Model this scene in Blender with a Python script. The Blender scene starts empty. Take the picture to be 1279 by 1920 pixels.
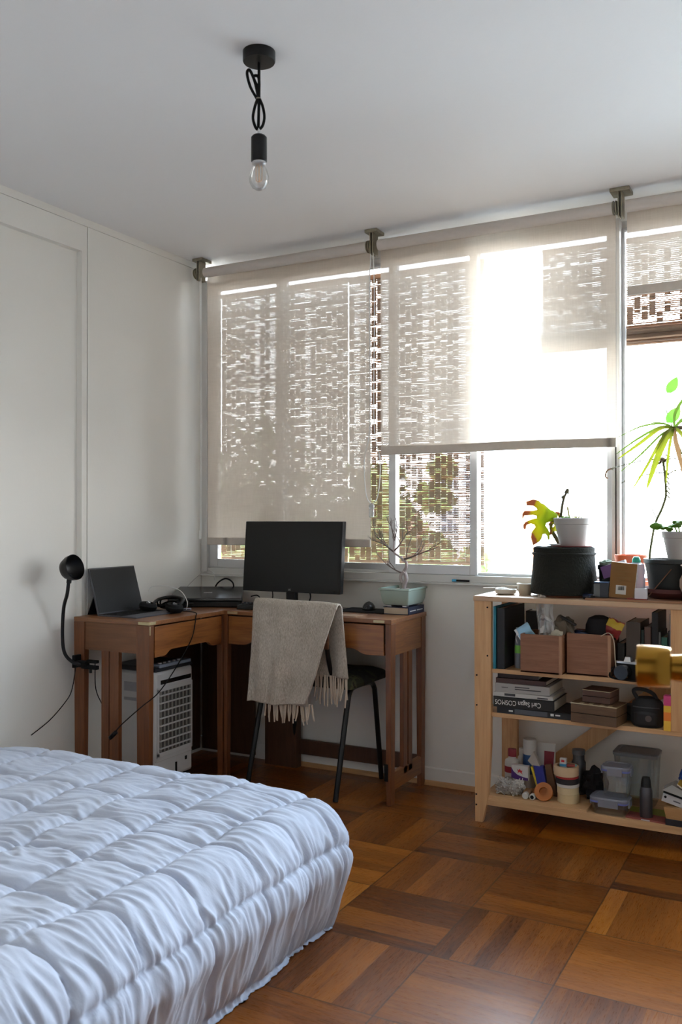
import bpy, bmesh, math, random
from mathutils import Vector, Matrix, noise
PI = math.pi
R = math.radians
SC = bpy.context.scene
COL = SC.collection

# ---------------------------------------------------------------- camera
CAMPOS = Vector((2.781, -3.659, 1.169))
cd = bpy.data.cameras.new('camera')
cam = bpy.data.objects.new('camera', cd); COL.objects.link(cam)
cam.location = CAMPOS
cam.rotation_euler = (R(90.358), R(0.012), R(28.186))
cd.sensor_fit = 'VERTICAL'; cd.sensor_height = 24.0; cd.lens = 1697.4/1920*24.0
cd.clip_start = .05; cd.clip_end = 500
cd.dof.use_dof = True; cd.dof.focus_distance = 3.7; cd.dof.aperture_fstop = 4.5
SC.camera = cam

# ---------------------------------------------------------------- world, light, exposure
SKY = 9.0
w = bpy.data.worlds.new('sky'); SC.world = w; w.use_nodes = True
wn = w.node_tree; wn.nodes.clear()
_o = wn.nodes.new('ShaderNodeOutputWorld'); _b = wn.nodes.new('ShaderNodeBackground')
_tc = wn.nodes.new('ShaderNodeTexCoord'); _sx = wn.nodes.new('ShaderNodeSeparateXYZ')
_r = wn.nodes.new('ShaderNodeValToRGB')
wn.links.new(_tc.outputs['Generated'], _sx.inputs[0]); wn.links.new(_sx.outputs['Z'], _r.inputs[0])
_e = _r.color_ramp.elements
_e[0].position = 0.0; _e[0].color = (1.0, .985, .955, 1)
_e[1].position = .55; _e[1].color = (.64, .81, 1.0, 1)
wn.links.new(_r.outputs[0], _b.inputs['Color']); _b.inputs['Strength'].default_value = SKY
wn.links.new(_b.outputs[0], _o.inputs[0])

# daylight sampling portal lying in the window opening
pl = bpy.data.lights.new('window_portal', 'AREA'); pl.shape = 'RECTANGLE'; pl.size = 3.6; pl.size_y = 1.5
po = bpy.data.objects.new('window_portal', pl); COL.objects.link(po)
po.location = (1.78, .45, 1.62); po.rotation_euler = (R(-90), 0, 0)
pl.cycles.is_portal = True

SC.view_settings.view_transform = 'Standard'; SC.view_settings.look = 'None'
SC.view_settings.exposure = 1.97; SC.view_settings.gamma = 1.0
SC.view_settings.use_curve_mapping = False
try:
    cy = SC.cycles
    cy.max_bounces = 14; cy.diffuse_bounces = 8; cy.transparent_max_bounces = 24
    cy.transmission_bounces = 8; cy.glossy_bounces = 5
    cy.caustics_reflective = False; cy.caustics_refractive = False
    cy.sample_clamp_indirect = 6.0
    cy.use_denoising = True; cy.denoiser = 'OPENIMAGEDENOISE'
except Exception: pass

# ---------------------------------------------------------------- mesh builder
class MB:
    def __init__(s): s.v = []; s.f = []; s.mi = []; s.m = Matrix.Identity(4); s.cur = 0
    def tf(s, m): s.m = m; return s
    def at(s, x=0, y=0, z=0, rx=0, ry=0, rz=0):
        s.m = Matrix.Translation((x, y, z)) @ Matrix.Rotation(rz, 4, 'Z') @ Matrix.Rotation(ry, 4, 'Y') @ Matrix.Rotation(rx, 4, 'X'); return s
    def mat(s, i): s.cur = i; return s
    def add(s, vs, fs):
        n = len(s.v)
        s.v += [tuple(s.m @ Vector(p)) for p in vs]
        s.f += [tuple(i+n for i in f) for f in fs]; s.mi += [s.cur]*len(fs); return s
    def box(s, x0, x1, y0, y1, z0, z1):
        return s.add([(x0,y0,z0),(x1,y0,z0),(x1,y1,z0),(x0,y1,z0),(x0,y0,z1),(x1,y0,z1),(x1,y1,z1),(x0,y1,z1)],
                     [(0,3,2,1),(4,5,6,7),(0,1,5,4),(1,2,6,5),(2,3,7,6),(3,0,4,7)])
    def hexa(s, bot, top):   # four bottom points, four top points (same winding, counterclockwise from above)
        return s.add(list(bot)+list(top), [(0,3,2,1),(4,5,6,7),(0,1,5,4),(1,2,6,5),(2,3,7,6),(3,0,4,7)])
    def bar(s, p0, p1, wd, th, up=(0,0,1)):   # rectangular bar between two points
        p0 = Vector(p0); p1 = Vector(p1); d = (p1-p0).normalized(); u = Vector(up)
        a = d.cross(u)
        if a.length < 1e-4: a = d.cross(Vector((1,0,0)))
        a.normalize(); b = a.cross(d)
        q = [a*wd/2+b*th/2, -a*wd/2+b*th/2, -a*wd/2-b*th/2, a*wd/2-b*th/2]
        return s.add([p0+k for k in q]+[p1+k for k in q], [(0,1,2,3),(7,6,5,4),(0,4,5,1),(1,5,6,2),(2,6,7,3),(3,7,4,0)])
    def tube(s, pts, r, n=8, cap=True):
        pts = [Vector(p) for p in pts]; N = len(pts)
        rs = r if isinstance(r, (list, tuple)) else [r]*N
        vs = []; fs = []; prev = None
        for i, p in enumerate(pts):
            t = (pts[min(i+1, N-1)]-pts[max(i-1, 0)])
            if t.length < 1e-9: t = Vector((0, 0, 1))
            t.normalize()
            if prev is None:
                a = t.cross(Vector((0, 0, 1)))
                if a.length < .05: a = t.cross(Vector((1, 0, 0)))
            else: a = prev-t*prev.dot(t)
            if a.length < 1e-6: a = t.orthogonal()
            a.normalize(); prev = a; b = t.cross(a)
            for k in range(n):
                an = 2*PI*k/n; vs.append(p+(a*math.cos(an)+b*math.sin(an))*rs[i])
        for i in range(N-1):
            for k in range(n):
                k2 = (k+1) % n; fs.append((i*n+k, i*n+k2, (i+1)*n+k2, (i+1)*n+k))
        if cap: fs.append(tuple(range(n-1, -1, -1))); fs.append(tuple((N-1)*n+k for k in range(n)))
        return s.add(vs, fs)
    def cyl(s, p0, p1, r, n=24): return s.tube([p0, p1], r, n)
    def lathe(s, prof, c=(0, 0, 0), n=32, sy=1.0):
        vs = []; fs = []
        for (r, z) in prof:
            for k in range(n):
                an = 2*PI*k/n; vs.append((c[0]+r*math.cos(an), c[1]+r*sy*math.sin(an), c[2]+z))
        for i in range(len(prof)-1):
            for k in range(n):
                k2 = (k+1) % n; fs.append((i*n+k, i*n+k2, (i+1)*n+k2, (i+1)*n+k))
        if prof[0][0] > 1e-6: fs.append(tuple(range(n-1, -1, -1)))
        if prof[-1][0] > 1e-6: fs.append(tuple((len(prof)-1)*n+k for k in range(n)))
        return s.add(vs, fs)
    def prism(s, poly, d0, d1, ax='z'):   # polygon extruded along an axis
        def P(u, v, d): return {'z': (u, v, d), 'y': (u, d, v), 'x': (d, u, v)}[ax]
        n = len(poly)
        vs = [P(u, v, d0) for u, v in poly]+[P(u, v, d1) for u, v in poly]
        fs = [tuple(range(n-1, -1, -1)), tuple(range(n, 2*n))]+[(i, (i+1) % n, n+(i+1) % n, n+i) for i in range(n)]
        return s.add(vs, fs)
    def grid(s, fn, nu, nv):
        vs = [fn(i/nu, j/nv) for i in range(nu+1) for j in range(nv+1)]
        fs = [(i*(nv+1)+j, (i+1)*(nv+1)+j, (i+1)*(nv+1)+j+1, i*(nv+1)+j+1) for i in range(nu) for j in range(nv)]
        return s.add(vs, fs)
    def ball(s, c, r, n=16, m=10, jit=0, seed=0):
        rx, ry, rz = (r, r, r) if not isinstance(r, (tuple, list)) else r
        vs = []; fs = []
        for i in range(m+1):
            th = PI*i/m
            for k in range(n):
                an = 2*PI*k/n; d = Vector((math.sin(th)*math.cos(an), math.sin(th)*math.sin(an), -math.cos(th)))
                q = 1+(jit*noise.noise(d*2.3+Vector((seed, seed*.7, 0))) if jit else 0)
                vs.append((c[0]+rx*d.x*q, c[1]+ry*d.y*q, c[2]+rz*d.z*q))
        for i in range(m):
            for k in range(n):
                k2 = (k+1) % n; fs.append((i*n+k, i*n+k2, (i+1)*n+k2, (i+1)*n+k))
        return s.add(vs, fs)
    def build(s, name, mats, parent=None, bev=0, smooth=True, ang=38, sub=0, solid=0):
        me = bpy.data.meshes.new(name); me.from_pydata(s.v, [], s.f)
        if not isinstance(mats, (list, tuple)): mats = [mats]
        for m in mats: me.materials.append(m)
        if len(mats) > 1: me.polygons.foreach_set('material_index', s.mi)
        bm = bmesh.new(); bm.from_mesh(me); bmesh.ops.remove_doubles(bm, verts=bm.verts, dist=1e-6)
        if not solid: bmesh.ops.recalc_face_normals(bm, faces=bm.faces)
        bm.to_mesh(me); bm.free()
        if smooth:
            me.shade_smooth()
            me.set_sharp_from_angle(angle=R(ang))
        o = bpy.data.objects.new(name, me); COL.objects.link(o)
        if parent: o.parent = parent
        if solid:
            md = o.modifiers.new('solid', 'SOLIDIFY'); md.thickness = solid; md.offset = 0
        if sub:
            md = o.modifiers.new('sub', 'SUBSURF'); md.levels = sub; md.render_levels = sub
        if bev:
            md = o.modifiers.new('bev', 'BEVEL'); md.width = bev; md.segments = 2; md.limit_method = 'ANGLE'; md.angle_limit = R(40)
        return o

def tag(o, label, cat, group=None, loc=None, rz=None):
    o['label'] = label; o['category'] = cat
    if group: o['group'] = group
    if loc: o.location = loc
    if rz is not None: o.rotation_euler.z = rz
    return o
def thing(name, label, cat, loc=(0, 0, 0), rz=0, group=None):
    o = bpy.data.objects.new(name, None); COL.objects.link(o); o.empty_display_size = .05
    o.location = loc; o.rotation_euler = (0, 0, rz)
    return tag(o, label, cat, group)
def struct(name, mb, m, parent=None, **k):
    o = mb.build(name, m, parent, **k)
    if not parent: o['kind'] = 'structure'
    return o
def dup(root, loc, rz, label, group=None):
    r = root.copy(); COL.objects.link(r); r.location = loc; r.rotation_euler = (0, 0, rz); r['label'] = label
    if group: r['group'] = group
    for ch in list(root.children):
        c = ch.copy(); COL.objects.link(c); c.parent = r
        for g in ch.children:
            d = g.copy(); COL.objects.link(d); d.parent = c
    return r
def spline(pts, n=8):
    P = [Vector(p) for p in pts]; out = []
    for i in range(len(P)-1):
        a = P[max(i-1, 0)]; b = P[i]; c = P[i+1]; d = P[min(i+2, len(P)-1)]
        for k in range(n):
            t = k/n
            out.append(.5*((2*b)+(c-a)*t+(2*a-5*b+4*c-d)*t*t+(3*b-a-3*c+d)*t**3))
    out.append(P[-1]); return out
def text(name, body, size, m, parent, loc, rot, align='CENTER', ext=.0003, sx=1):
    cu = bpy.data.curves.new(name, 'FONT'); cu.body = body; cu.size = size; cu.extrude = ext
    cu.align_x = align; cu.align_y = 'CENTER'; cu.materials.append(m)
    o = bpy.data.objects.new(name, cu); COL.objects.link(o); o.parent = parent
    o.location = loc; o.rotation_euler = rot; o.scale = (sx, 1, 1)
    bpy.context.view_layer.update()
    me = bpy.data.meshes.new_from_object(o.evaluated_get(bpy.context.evaluated_depsgraph_get()))
    if not me.materials: me.materials.append(m)
    q_ = bpy.data.objects.new(name, me); q_.parent = parent; q_.location = loc; q_.rotation_euler = rot; q_.scale = (sx, 1, 1)
    bpy.data.objects.remove(o); COL.objects.link(q_); q_.name = name; return q_

# ---------------------------------------------------------------- materials
class NT:
    def __init__(s, name):
        s.m = bpy.data.materials.new(name); s.m.use_nodes = True; s.t = s.m.node_tree; s.t.nodes.clear()
        s.out = s.n('OutputMaterial')
    def n(s, t, **k):
        x = s.t.nodes.new('ShaderNode'+t)
        for a, b in k.items():
            if a.startswith('i_'): x.inputs[a[2:].replace('_', ' ')].default_value = b
            else: setattr(x, a, b)
        return x
    def l(s, a, b): s.t.links.new(a, b)
    def math(s, op, a, b=None, c=None):
        x = s.n('Math', operation=op)
        for i, q in enumerate((a, b, c)):
            if q is None: continue
            if isinstance(q, (int, float)): x.inputs[i].default_value = q
            else: s.l(q, x.inputs[i])
        return x.outputs[0]
    def mix(s, f, a, b, bt='MIX'):
        x = s.n('Mix', data_type='RGBA', blend_type=bt)
        for i, q in ((0, f), (6, a), (7, b)):
            if isinstance(q, (int, float)): x.inputs[i].default_value = q
            elif isinstance(q, tuple): x.inputs[i].default_value = q if len(q) == 4 else q+(1,)
            else: s.l(q, x.inputs[i])
        return x.outputs[2]
    def ramp(s, f, stops, interp='LINEAR'):
        x = s.n('ValToRGB'); e = x.color_ramp.elements; x.color_ramp.interpolation = interp
        while len(e) < len(stops): e.new(.5)
        for i, (p, c) in enumerate(stops):
            e[i].position = p; e[i].color = c if len(c) == 4 else c+(1,)
        s.l(f, x.inputs[0]); return x.outputs[0]
    def obj(s, scale=(1, 1, 1)):
        tc = s.n('TexCoord'); mp = s.n('Mapping'); s.l(tc.outputs['Object'], mp.inputs[0]); mp.inputs['Scale'].default_value = scale
        return mp.outputs[0]
    def noise(s, vec, sc=5, det=4, rough=.5, dist=0):
        x = s.n('TexNoise'); x.inputs['Scale'].default_value = sc; x.inputs['Detail'].default_value = det
        x.inputs['Roughness'].default_value = rough; x.inputs['Distortion'].default_value = dist
        s.l(vec, x.inputs['Vector']); return x.outputs[0]
    def bsdf(s, **k):
        b = s.n('BsdfPrincipled')
        for a, q in k.items():
            key = a.replace('_', ' ')
            if key == 'Base Color' and isinstance(q, tuple) and len(q) == 3: q = q+(1,)
            if hasattr(q, 'links') or hasattr(q, 'is_linked'): s.l(q, b.inputs[key])
            else: b.inputs[key].default_value = q
        return b
    def bump(s, h, b, st=.3, d=.01):
        x = s.n('Bump'); x.inputs['Strength'].default_value = st; x.inputs['Distance'].default_value = d
        s.l(h, x.inputs['Height']); s.l(x.outputs[0], b.inputs['Normal'])
    def fin(s, sh): s.l(sh.outputs[0], s.out.inputs[0]); return s.m

def plain(name, c, rough=.5, metal=0, var=.06, sc=8, bump=0, bsc=60, spec=.5, tr=0):
    lum = sum(c)/3; kk_ = lum/(lum+.022) if lum < .15 else 1; c = tuple(x*kk_ for x in c)
    t = NT(name); v = t.obj()
    n = t.noise(v, sc, 3)
    col = t.mix(n, tuple(max(0, x*(1-var)) for x in c), tuple(min(1, x*(1+var)) for x in c))
    b = t.bsdf(Base_Color=col, Roughness=rough, Metallic=metal); b.inputs['Specular IOR Level'].default_value = spec
    if tr: b.inputs['Transmission Weight'].default_value = tr
    if bump: t.bump(t.noise(v, bsc, 4), b, bump, .004)
    return t.fin(b)
def wood(name, c1, c2, axis='x', sc=1, rough=.45, bump=.08, contrast=1, coat=0):
    t = NT(name); k = {'x': (1.2, 14, 14), 'y': (14, 1.2, 14), 'z': (14, 14, 1.2)}[axis]
    v = t.obj(tuple(q*sc for q in k))
    a = t.noise(v, 2.2, 6, .62, 1.2); f = t.noise(t.obj(tuple(q*sc*(5 if q > 5 else 1.4) for q in k)), 2.5, 4, .6)
    g = t.math('ADD', t.math('MULTIPLY', a, .7), t.math('MULTIPLY', f, .3))
    col = t.ramp(g, [(.5-.18/contrast, c1), (.5+.18/contrast, c2)])
    b = t.bsdf(Base_Color=col, Roughness=rough)
    if coat: b.inputs['Coat Weight'].default_value = coat; b.inputs['Coat Roughness'].default_value = .25
    t.bump(g, b, bump, .003); return t.fin(b)
def leafy(name, c, trans, f=.5, rough=.45, var=.2, sc=18):
    t = NT(name); n = t.noise(t.obj(), sc, 3)
    c1 = t.mix(n, tuple(x*(1-var) for x in c), tuple(min(1, x*(1+var)) for x in c))
    c2 = t.mix(n, tuple(x*(1-var) for x in trans), tuple(min(1, x*(1+var)) for x in trans))
    b = t.bsdf(Base_Color=c1, Roughness=rough); tl = t.n('BsdfTranslucent'); t.l(c2, tl.inputs[0])
    mx = t.n('MixShader'); mx.inputs[0].default_value = f; t.l(b.outputs[0], mx.inputs[1]); t.l(tl.outputs[0], mx.inputs[2]); return t.fin(mx)
def thin_glass(name, tint=(1, 1, 1), refl=.09, haze=0.0, hz=(.7, .7, .7)):
    t = NT(name); tr = t.n('BsdfTransparent'); tr.inputs[0].default_value = tint+(1,)
    gl = t.n('BsdfGlossy'); gl.inputs['Roughness'].default_value = .04
    fr = t.n('LayerWeight'); fr.inputs[0].default_value = .25
    mx = t.n('MixShader'); t.l(t.math('ADD', t.math('MULTIPLY', fr.outputs['Fresnel'], .6), refl*.3), mx.inputs[0])
    t.l(tr.outputs[0], mx.inputs[1]); t.l(gl.outputs[0], mx.inputs[2])
    if haze:
        d = t.n('BsdfDiffuse'); d.inputs[0].default_value = hz+(1,); m2 = t.n('MixShader'); m2.inputs[0].default_value = haze
        t.l(mx.outputs[0], m2.inputs[1]); t.l(d.outputs[0], m2.inputs[2]); return t.fin(m2)
    return t.fin(mx)
def roller_fabric(name):
    t = NT(name); tc = t.n('TexCoord'); sx = t.n('SeparateXYZ'); t.l(tc.outputs['Object'], sx.inputs[0])
    def thr(o, f): return t.math('MULTIPLY_ADD', t.math('SINE', t.math('MULTIPLY', o, f)), .5, .5)
    wv = t.math('MULTIPLY', thr(sx.outputs['X'], 1500), thr(sx.outputs['Z'], 1500))
    n = t.noise(t.obj((3, 3, 60)), 6, 3); n2 = t.noise(t.obj((60, 3, 3)), 6, 3)
    k = t.math('ADD', t.math('MULTIPLY', n, .5), t.math('MULTIPLY', n2, .5))
    col = t.ramp(k, [(.3, (.60, .53, .45)), (.7, (.70, .625, .54))])
    d = t.n('BsdfDiffuse'); tl = t.n('BsdfTranslucent'); t.l(col, d.inputs[0]); t.l(t.mix(.5, col, (.76, .62, .49)), tl.inputs[0])
    m1 = t.n('MixShader'); m1.inputs[0].default_value = TRANSLUC; t.l(d.outputs[0], m1.inputs[1]); t.l(tl.outputs[0], m1.inputs[2])
    tr = t.n('BsdfTransparent'); m2 = t.n('MixShader')
    op = t.math('ADD', OPEN-.015, t.math('MULTIPLY', k, .03))
    t.l(op, m2.inputs[0]); t.l(m1.outputs[0], m2.inputs[1]); t.l(tr.outputs[0], m2.inputs[2]); return t.fin(m2)
TRANSLUC = .24; OPEN = .039

M = {}
def wallpaint(name, c):
    t = NT(name); v = t.obj()
    n = t.noise(v, 1.3, 3); col = t.mix(n, tuple(x*.97 for x in c), tuple(min(1, x*1.02) for x in c))
    b = t.bsdf(Base_Color=col, Roughness=.6); b.inputs['Specular IOR Level'].default_value = .3
    t.bump(t.noise(v, 55, 5, .6), b, .12, .003); return t.fin(b)
M['wall'] = wallpaint('painted wall', (.83, .815, .77))
M['wall2'] = wallpaint('painted wall, shaded side', (.72, .69, .64))  # out-of-view walls, tone set for how much light they bounce
M['ceil'] = wallpaint('painted ceiling', (.83, .83, .84))
M['wood_desk'] = wood('desk wood', (.12, .036, .010), (.30, .105, .028), 'x', 1.2, .38, coat=.25)
M['wood_desk_z'] = wood('desk wood upright', (.10, .030, .010), (.23, .078, .022), 'z', 1.2, .42, coat=.2)
M['wood_desk_y'] = wood('desk wood across', (.13, .040, .010), (.33, .12, .03), 'y', 1.2, .38, coat=.25)
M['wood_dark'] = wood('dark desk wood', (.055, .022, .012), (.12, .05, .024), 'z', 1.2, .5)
M['pine'] = wood('pine across', (.50, .28, .13), (.72, .46, .24), 'x', .9, .55)
M['pine_z'] = wood('pine upright', (.50, .26, .11), (.72, .44, .22), 'z', .9, .55)
M['pine_y'] = wood('pine deep', (.50, .30, .16), (.68, .45, .26), 'y', .9, .55)
M['scotia'] = wood('scotia wood', (.40, .20, .08), (.60, .34, .15), 'x', 1, .45)
M['boxwood'] = wood('box wood', (.20, .085, .045), (.32, .145, .08), 'x', 2, .6)
M['alu'] = plain('aluminium', (.60, .60, .61), .42, .65, .04, 20)
M['alu_white'] = plain('pale frame', (.62, .61, .59), .45, .2, .03, 20)
M['black'] = plain('black plastic', (.014, .014, .016), .42, 0, .1, 30, spec=.35)
M['black_matt'] = plain('black matt', (.012, .012, .014), .75, 0, .2, 30, spec=.25)
M['black_gloss'] = plain('black gloss', (.02, .021, .024), .22, 0, .05, 30)
M['screen'] = plain('dark screen', (.014, .014, .015), .35, 0, .02, 30, spec=.35)
M['white_pl'] = plain('white plastic', (.70, .70, .70), .38, 0, .02, 20)
M['brass'] = plain('brass', (.50, .27, .045), .24, 1, .05, 30)
M['brass_old'] = plain('old brass', (.52, .44, .26), .4, .8, .2, 60)
M['steel'] = plain('steel', (.55, .55, .56), .3, 1, .05, 30)
M['glass'] = thin_glass('window glass', (.97, .98, .98))
M['roller'] = roller_fabric('roller blind cloth')
M['hem'] = plain('blind hem cloth', (.60, .53, .46), .8, 0, .08, 60)
M['tube'] = plain('blind roll cloth', (.60, .55, .51), .8, 0, .05, 60)
M['cord'] = plain('white cord', (.75, .75, .73), .5)
M['bracket'] = plain('tarnished bracket', (.30, .27, .20), .45, .6, .3, 60)

# ================================================================ the room
H = 2.445; WY = .04; XR = 3.62; YB = -3.22
# parquet
def parquet():
    t = NT('parquet'); S = .337
    tc = t.n('TexCoord'); sx = t.n('SeparateXYZ'); t.l(tc.outputs['Object'], sx.inputs[0])
    u = t.math('DIVIDE', t.math('SUBTRACT', sx.outputs['X'], 1.84), S)
    v = t.math('DIVIDE', t.math('SUBTRACT', sx.outputs['Y'], -.397), S)
    iu = t.math('FLOOR', u); iv = t.math('FLOOR', v); fu = t.math('FRACT', u); fv = t.math('FRACT', v)
    par = t.math('FLOORED_MODULO', t.math('ADD', iu, iv), 2.0)      # 1 or 0
    par = t.math('SUBTRACT', 1.0, par)                               # tile (0,0) just below the origin runs along y
    def sel(a, b):   # par ? a : b
        return t.math('ADD', t.math('MULTIPLY', a, par), t.math('MULTIPLY', b, t.math('SUBTRACT', 1.0, par)))
    across = sel(fv, fu); along = sel(fu, fv)
    N = 6
    sl = t.math('FLOOR', t.math('MULTIPLY', across, N))
    cv = t.n('CombineXYZ'); t.l(iu, cv.inputs[0]); t.l(iv, cv.inputs[1]); t.l(sl, cv.inputs[2])
    wn1 = t.n('TexWhiteNoise', noise_dimensions='3D'); t.l(cv.outputs[0], wn1.inputs['Vector'])
    cv2 = t.n('CombineXYZ'); t.l(iu, cv2.inputs[0]); t.l(iv, cv2.inputs[1])
    wn2 = t.n('TexWhiteNoise', noise_dimensions='3D'); t.l(cv2.outputs[0], wn2.inputs['Vector'])
    gv = t.n('CombineXYZ')
    t.l(t.math('MULTIPLY', along, 1.3), gv.inputs[0]); t.l(t.math('MULTIPLY', across, 13), gv.inputs[1])
    t.l(t.math('ADD', t.math('MULTIPLY', wn2.outputs['Value'], 57), sl), gv.inputs[2])
    g1 = t.noise(gv.outputs[0], 1.6, 5, .6, .8)
    gf = t.n('VectorMath', operation='MULTIPLY'); t.l(gv.outputs[0], gf.inputs[0]); gf.inputs[1].default_value = (3, 7, 1)
    g2 = t.noise(gf.outputs[0], 3, 4, .6)
    k = t.math('ADD', t.math('MULTIPLY', g1, .42), t.math('MULTIPLY', g2, .13))
    k = t.math('ADD', k, t.math('MULTIPLY', wn1.outputs['Value'], .22))
    k = t.math('ADD', k, t.math('MULTIPLY', wn2.outputs['Value'], .23))
    col = t.ramp(k, [(.22, (.055, .014, .003)), (.42, (.19, .055, .006)), (.62, (.34, .110, .012)), (.82, (.48, .185, .026))])
    # joints: tile borders and faint slat joints
    def edge(f, w_): return t.math('LESS_THAN', t.math('MINIMUM', f, t.math('SUBTRACT', 1.0, f)), w_)
    je = t.math('MAXIMUM', edge(fu, .006), edge(fv, .006))
    fs = t.math('FRACT', t.math('MULTIPLY', across, N)); js = t.math('MULTIPLY', edge(fs, .012), .35)
    j = t.math('MAXIMUM', t.math('MULTIPLY', je, .8), js)
    col = t.mix(j, col, (.05, .02, .008))
    b = t.bsdf(Base_Color=col, Roughness=t.math('MULTIPLY_ADD', g2, .14, .22))
    b.inputs['Specular IOR Level'].default_value = .52
    h = t.math('SUBTRACT', t.math('MULTIPLY', t.noise(t.obj(), 3.2, 2), .6), t.math('MULTIPLY', j, .12))
    t.bump(h, b, .25, .01); return t.fin(b)
M['parquet'] = parquet()
struct('floor', MB().box(-.15, XR+.1, -4.9, .2, -.06, 0), M['parquet'], smooth=False)
struct('ceiling', MB().box(-.15, XR+.1, -4.9, .2, H, H+.1), M['ceil'], smooth=False)
# left wall: a raised pier near the window, the long panel recessed 3 cm under a lintel
struct('wall_left', MB().box(-.15, -.031, -4.9, .04, 0, H).box(-.031, 0, -.762, WY, 0, 2.412)
       .box(-.031, -.0015, -4.9, -.766, 2.302, 2.412).box(-.031, -.001, -4.9, WY, 2.414, H)
       .box(-.031, -.0015, -.795, -.766, 0, 2.302), M['wall'], smooth=False)
# window wall: below the sill, lintel, right pier
struct('wall_window', MB().box(-.15, XR+.1, WY, WY+.16, 0, .888).box(-.15, XR+.1, WY+.10, WY+.16, 2.362, H)
       .box(-.15, .004, WY, WY+.16, .888, 2.362).box(3.56, XR+.1, WY, WY+.16, .888, 2.362), M['wall'], smooth=False)
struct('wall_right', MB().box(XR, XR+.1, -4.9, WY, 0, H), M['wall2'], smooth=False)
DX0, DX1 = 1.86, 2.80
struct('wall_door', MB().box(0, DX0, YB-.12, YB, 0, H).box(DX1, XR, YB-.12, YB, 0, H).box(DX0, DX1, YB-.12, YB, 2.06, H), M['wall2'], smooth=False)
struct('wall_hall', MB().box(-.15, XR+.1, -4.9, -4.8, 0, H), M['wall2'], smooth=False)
struct('trim_1', MB().box(DX0-.05, DX0, YB, YB+.015, 0, 2.11).box(DX1, DX1+.05, YB, YB+.015, 0, 2.11).box(DX0, DX1, YB, YB+.015, 2.06, 2.11), M['white_pl'], bev=.002)
struct('baseboard_window', MB().prism([(WY, 0), (WY, .075), (WY-.008, .07), (WY-.008, 0)], 0.0, XR, 'x'), M['wall'], bev=.001)
q = [(WY-.008, 0)]+[(WY-.008-.018*math.sin(a*PI/12), .018*math.cos(a*PI/12)) for a in range(7)]
struct('trim_2', MB().prism(q, .42, XR, 'x'), M['scotia'])
struct('baseboard_left', MB().box(0, .006, -.762, WY, 0, .07).box(-.031, -.025, -3.2, -.795, 0, .07), M['wall'])

# window frames: a long aluminium frame with sliding sashes
SILL = .895; WT = 2.332
fr = MB()
fr.box(.004, 3.56, WY-.004, WY+.11, SILL-.008, SILL+.024)      # bottom track
fr.box(.004, 3.56, WY+.022, WY+.03, SILL+.024, SILL+.036)
fr.box(.004, 3.56, WY+.05, WY+.11, WT, 2.364)
fr.box(.004, .040, WY-.012, WY+.11, SILL, WT+.03)
fr.box(2.026, 2.040, WY-.002, WY+.11, SILL, WT+.03)             # post, two halves with a dark joint
fr.box(2.046, 2.060, WY-.006, WY+.11, SILL, WT+.03)
win = struct('window_1', fr, M['alu_white'], bev=.0015)
struct('trim_3', MB().box(2.040, 2.046, WY+.012, WY+.10, SILL+.03, WT), M['black_matt'])
struct('trim_4', MB().box(.004, 3.56, WY-.022, WY-.002, SILL-.016, SILL-.008), M['alu_white'], bev=.001)
def sash(x0, x1, y, rail, stile, m, nm, rs=None, ls=None):
    a = MB(); ls = ls or stile; rs = rs or stile
    a.box(x0, x0+ls, y, y+.022, SILL+.026, WT); a.box(x1-rs, x1, y, y+.022, SILL+.026, WT)
    a.box(x0+ls, x1-rs, y, y+.022, SILL+.026, SILL+.026+rail); a.box(x0+ls, x1-rs, y, y+.022, WT-.012, WT)
    f = struct(nm, a, m, bev=.002)
    g = MB().box(x0+ls, x1-rs, y+.009, y+.012, SILL+.026+rail, WT-.012).build('pane', M['glass'], f, smooth=False)
    return f
sash(.042, .477, WY+.006, .042, .037, M['alu'], 'window_2', ls=.052)
sash(.445, 1.070, WY+.036, .040, .034, M['alu'], 'window_3')
sash(1.040, 1.4596, WY+.006, .040, .034, M['alu'], 'window_4')
sash(1.43, 2.026, WY+.036, .010, .026, M['alu'], 'window_5')
sash(2.060, 2.58, WY+.036, .010, .012, M['alu'], 'window_6')
sash(2.56, 3.08, WY+.006, .040, .034, M['alu'], 'window_7')
sash(3.06, 3.56, WY+.036, .010, .026, M['alu'], 'window_8')  # unseen end bay, added to let in more daylight

# door leaf, opened back, its edge just past the right of the picture
dr = MB().box(0, .80, -.036, 0, 0.006, 2.04)
a0 = Vector((2.622, -2.335)); ang = math.atan2(.9917, -.129)
door = dr.build('door_1', M['white_pl'], None, bev=.002); door['kind'] = 'structure'
# far edge at y = -2.33, hinge near the doorway
hx, hy = 2.728, -3.155
ang = math.atan2(-2.36-hy, 2.640-hx)
door.location = (hx, hy, 0); door.rotation_euler = (0, 0, ang)
# knob on the bed side of the leaf, its axis square to the leaf
def knob():
    k = MB(); k.lathe([(0, .086), (.0265, .085), (.0275, .083), (.0272, .06), (.0258, .045), (.0245, .0435), (.0, .0435)], n=48)
    r = MB(); r.lathe([(0, .045), (.0165, .043), (.0175, .030), (.0185, .006), (.027, .003), (.027, .0), (0, 0)], n=48)
    return k, r
kk, rr = knob()
mk = Matrix.Translation((.745, 0, .974)) @ Matrix.Rotation(R(-90), 4, 'X')
for o_ in (kk, rr):
    o_.v = [tuple(mk @ Vector(p)) for p in o_.v]
ko = kk.build('door_knob', M['brass'], door); ro = rr.build('knob_rose', M['brass'], door)

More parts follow.
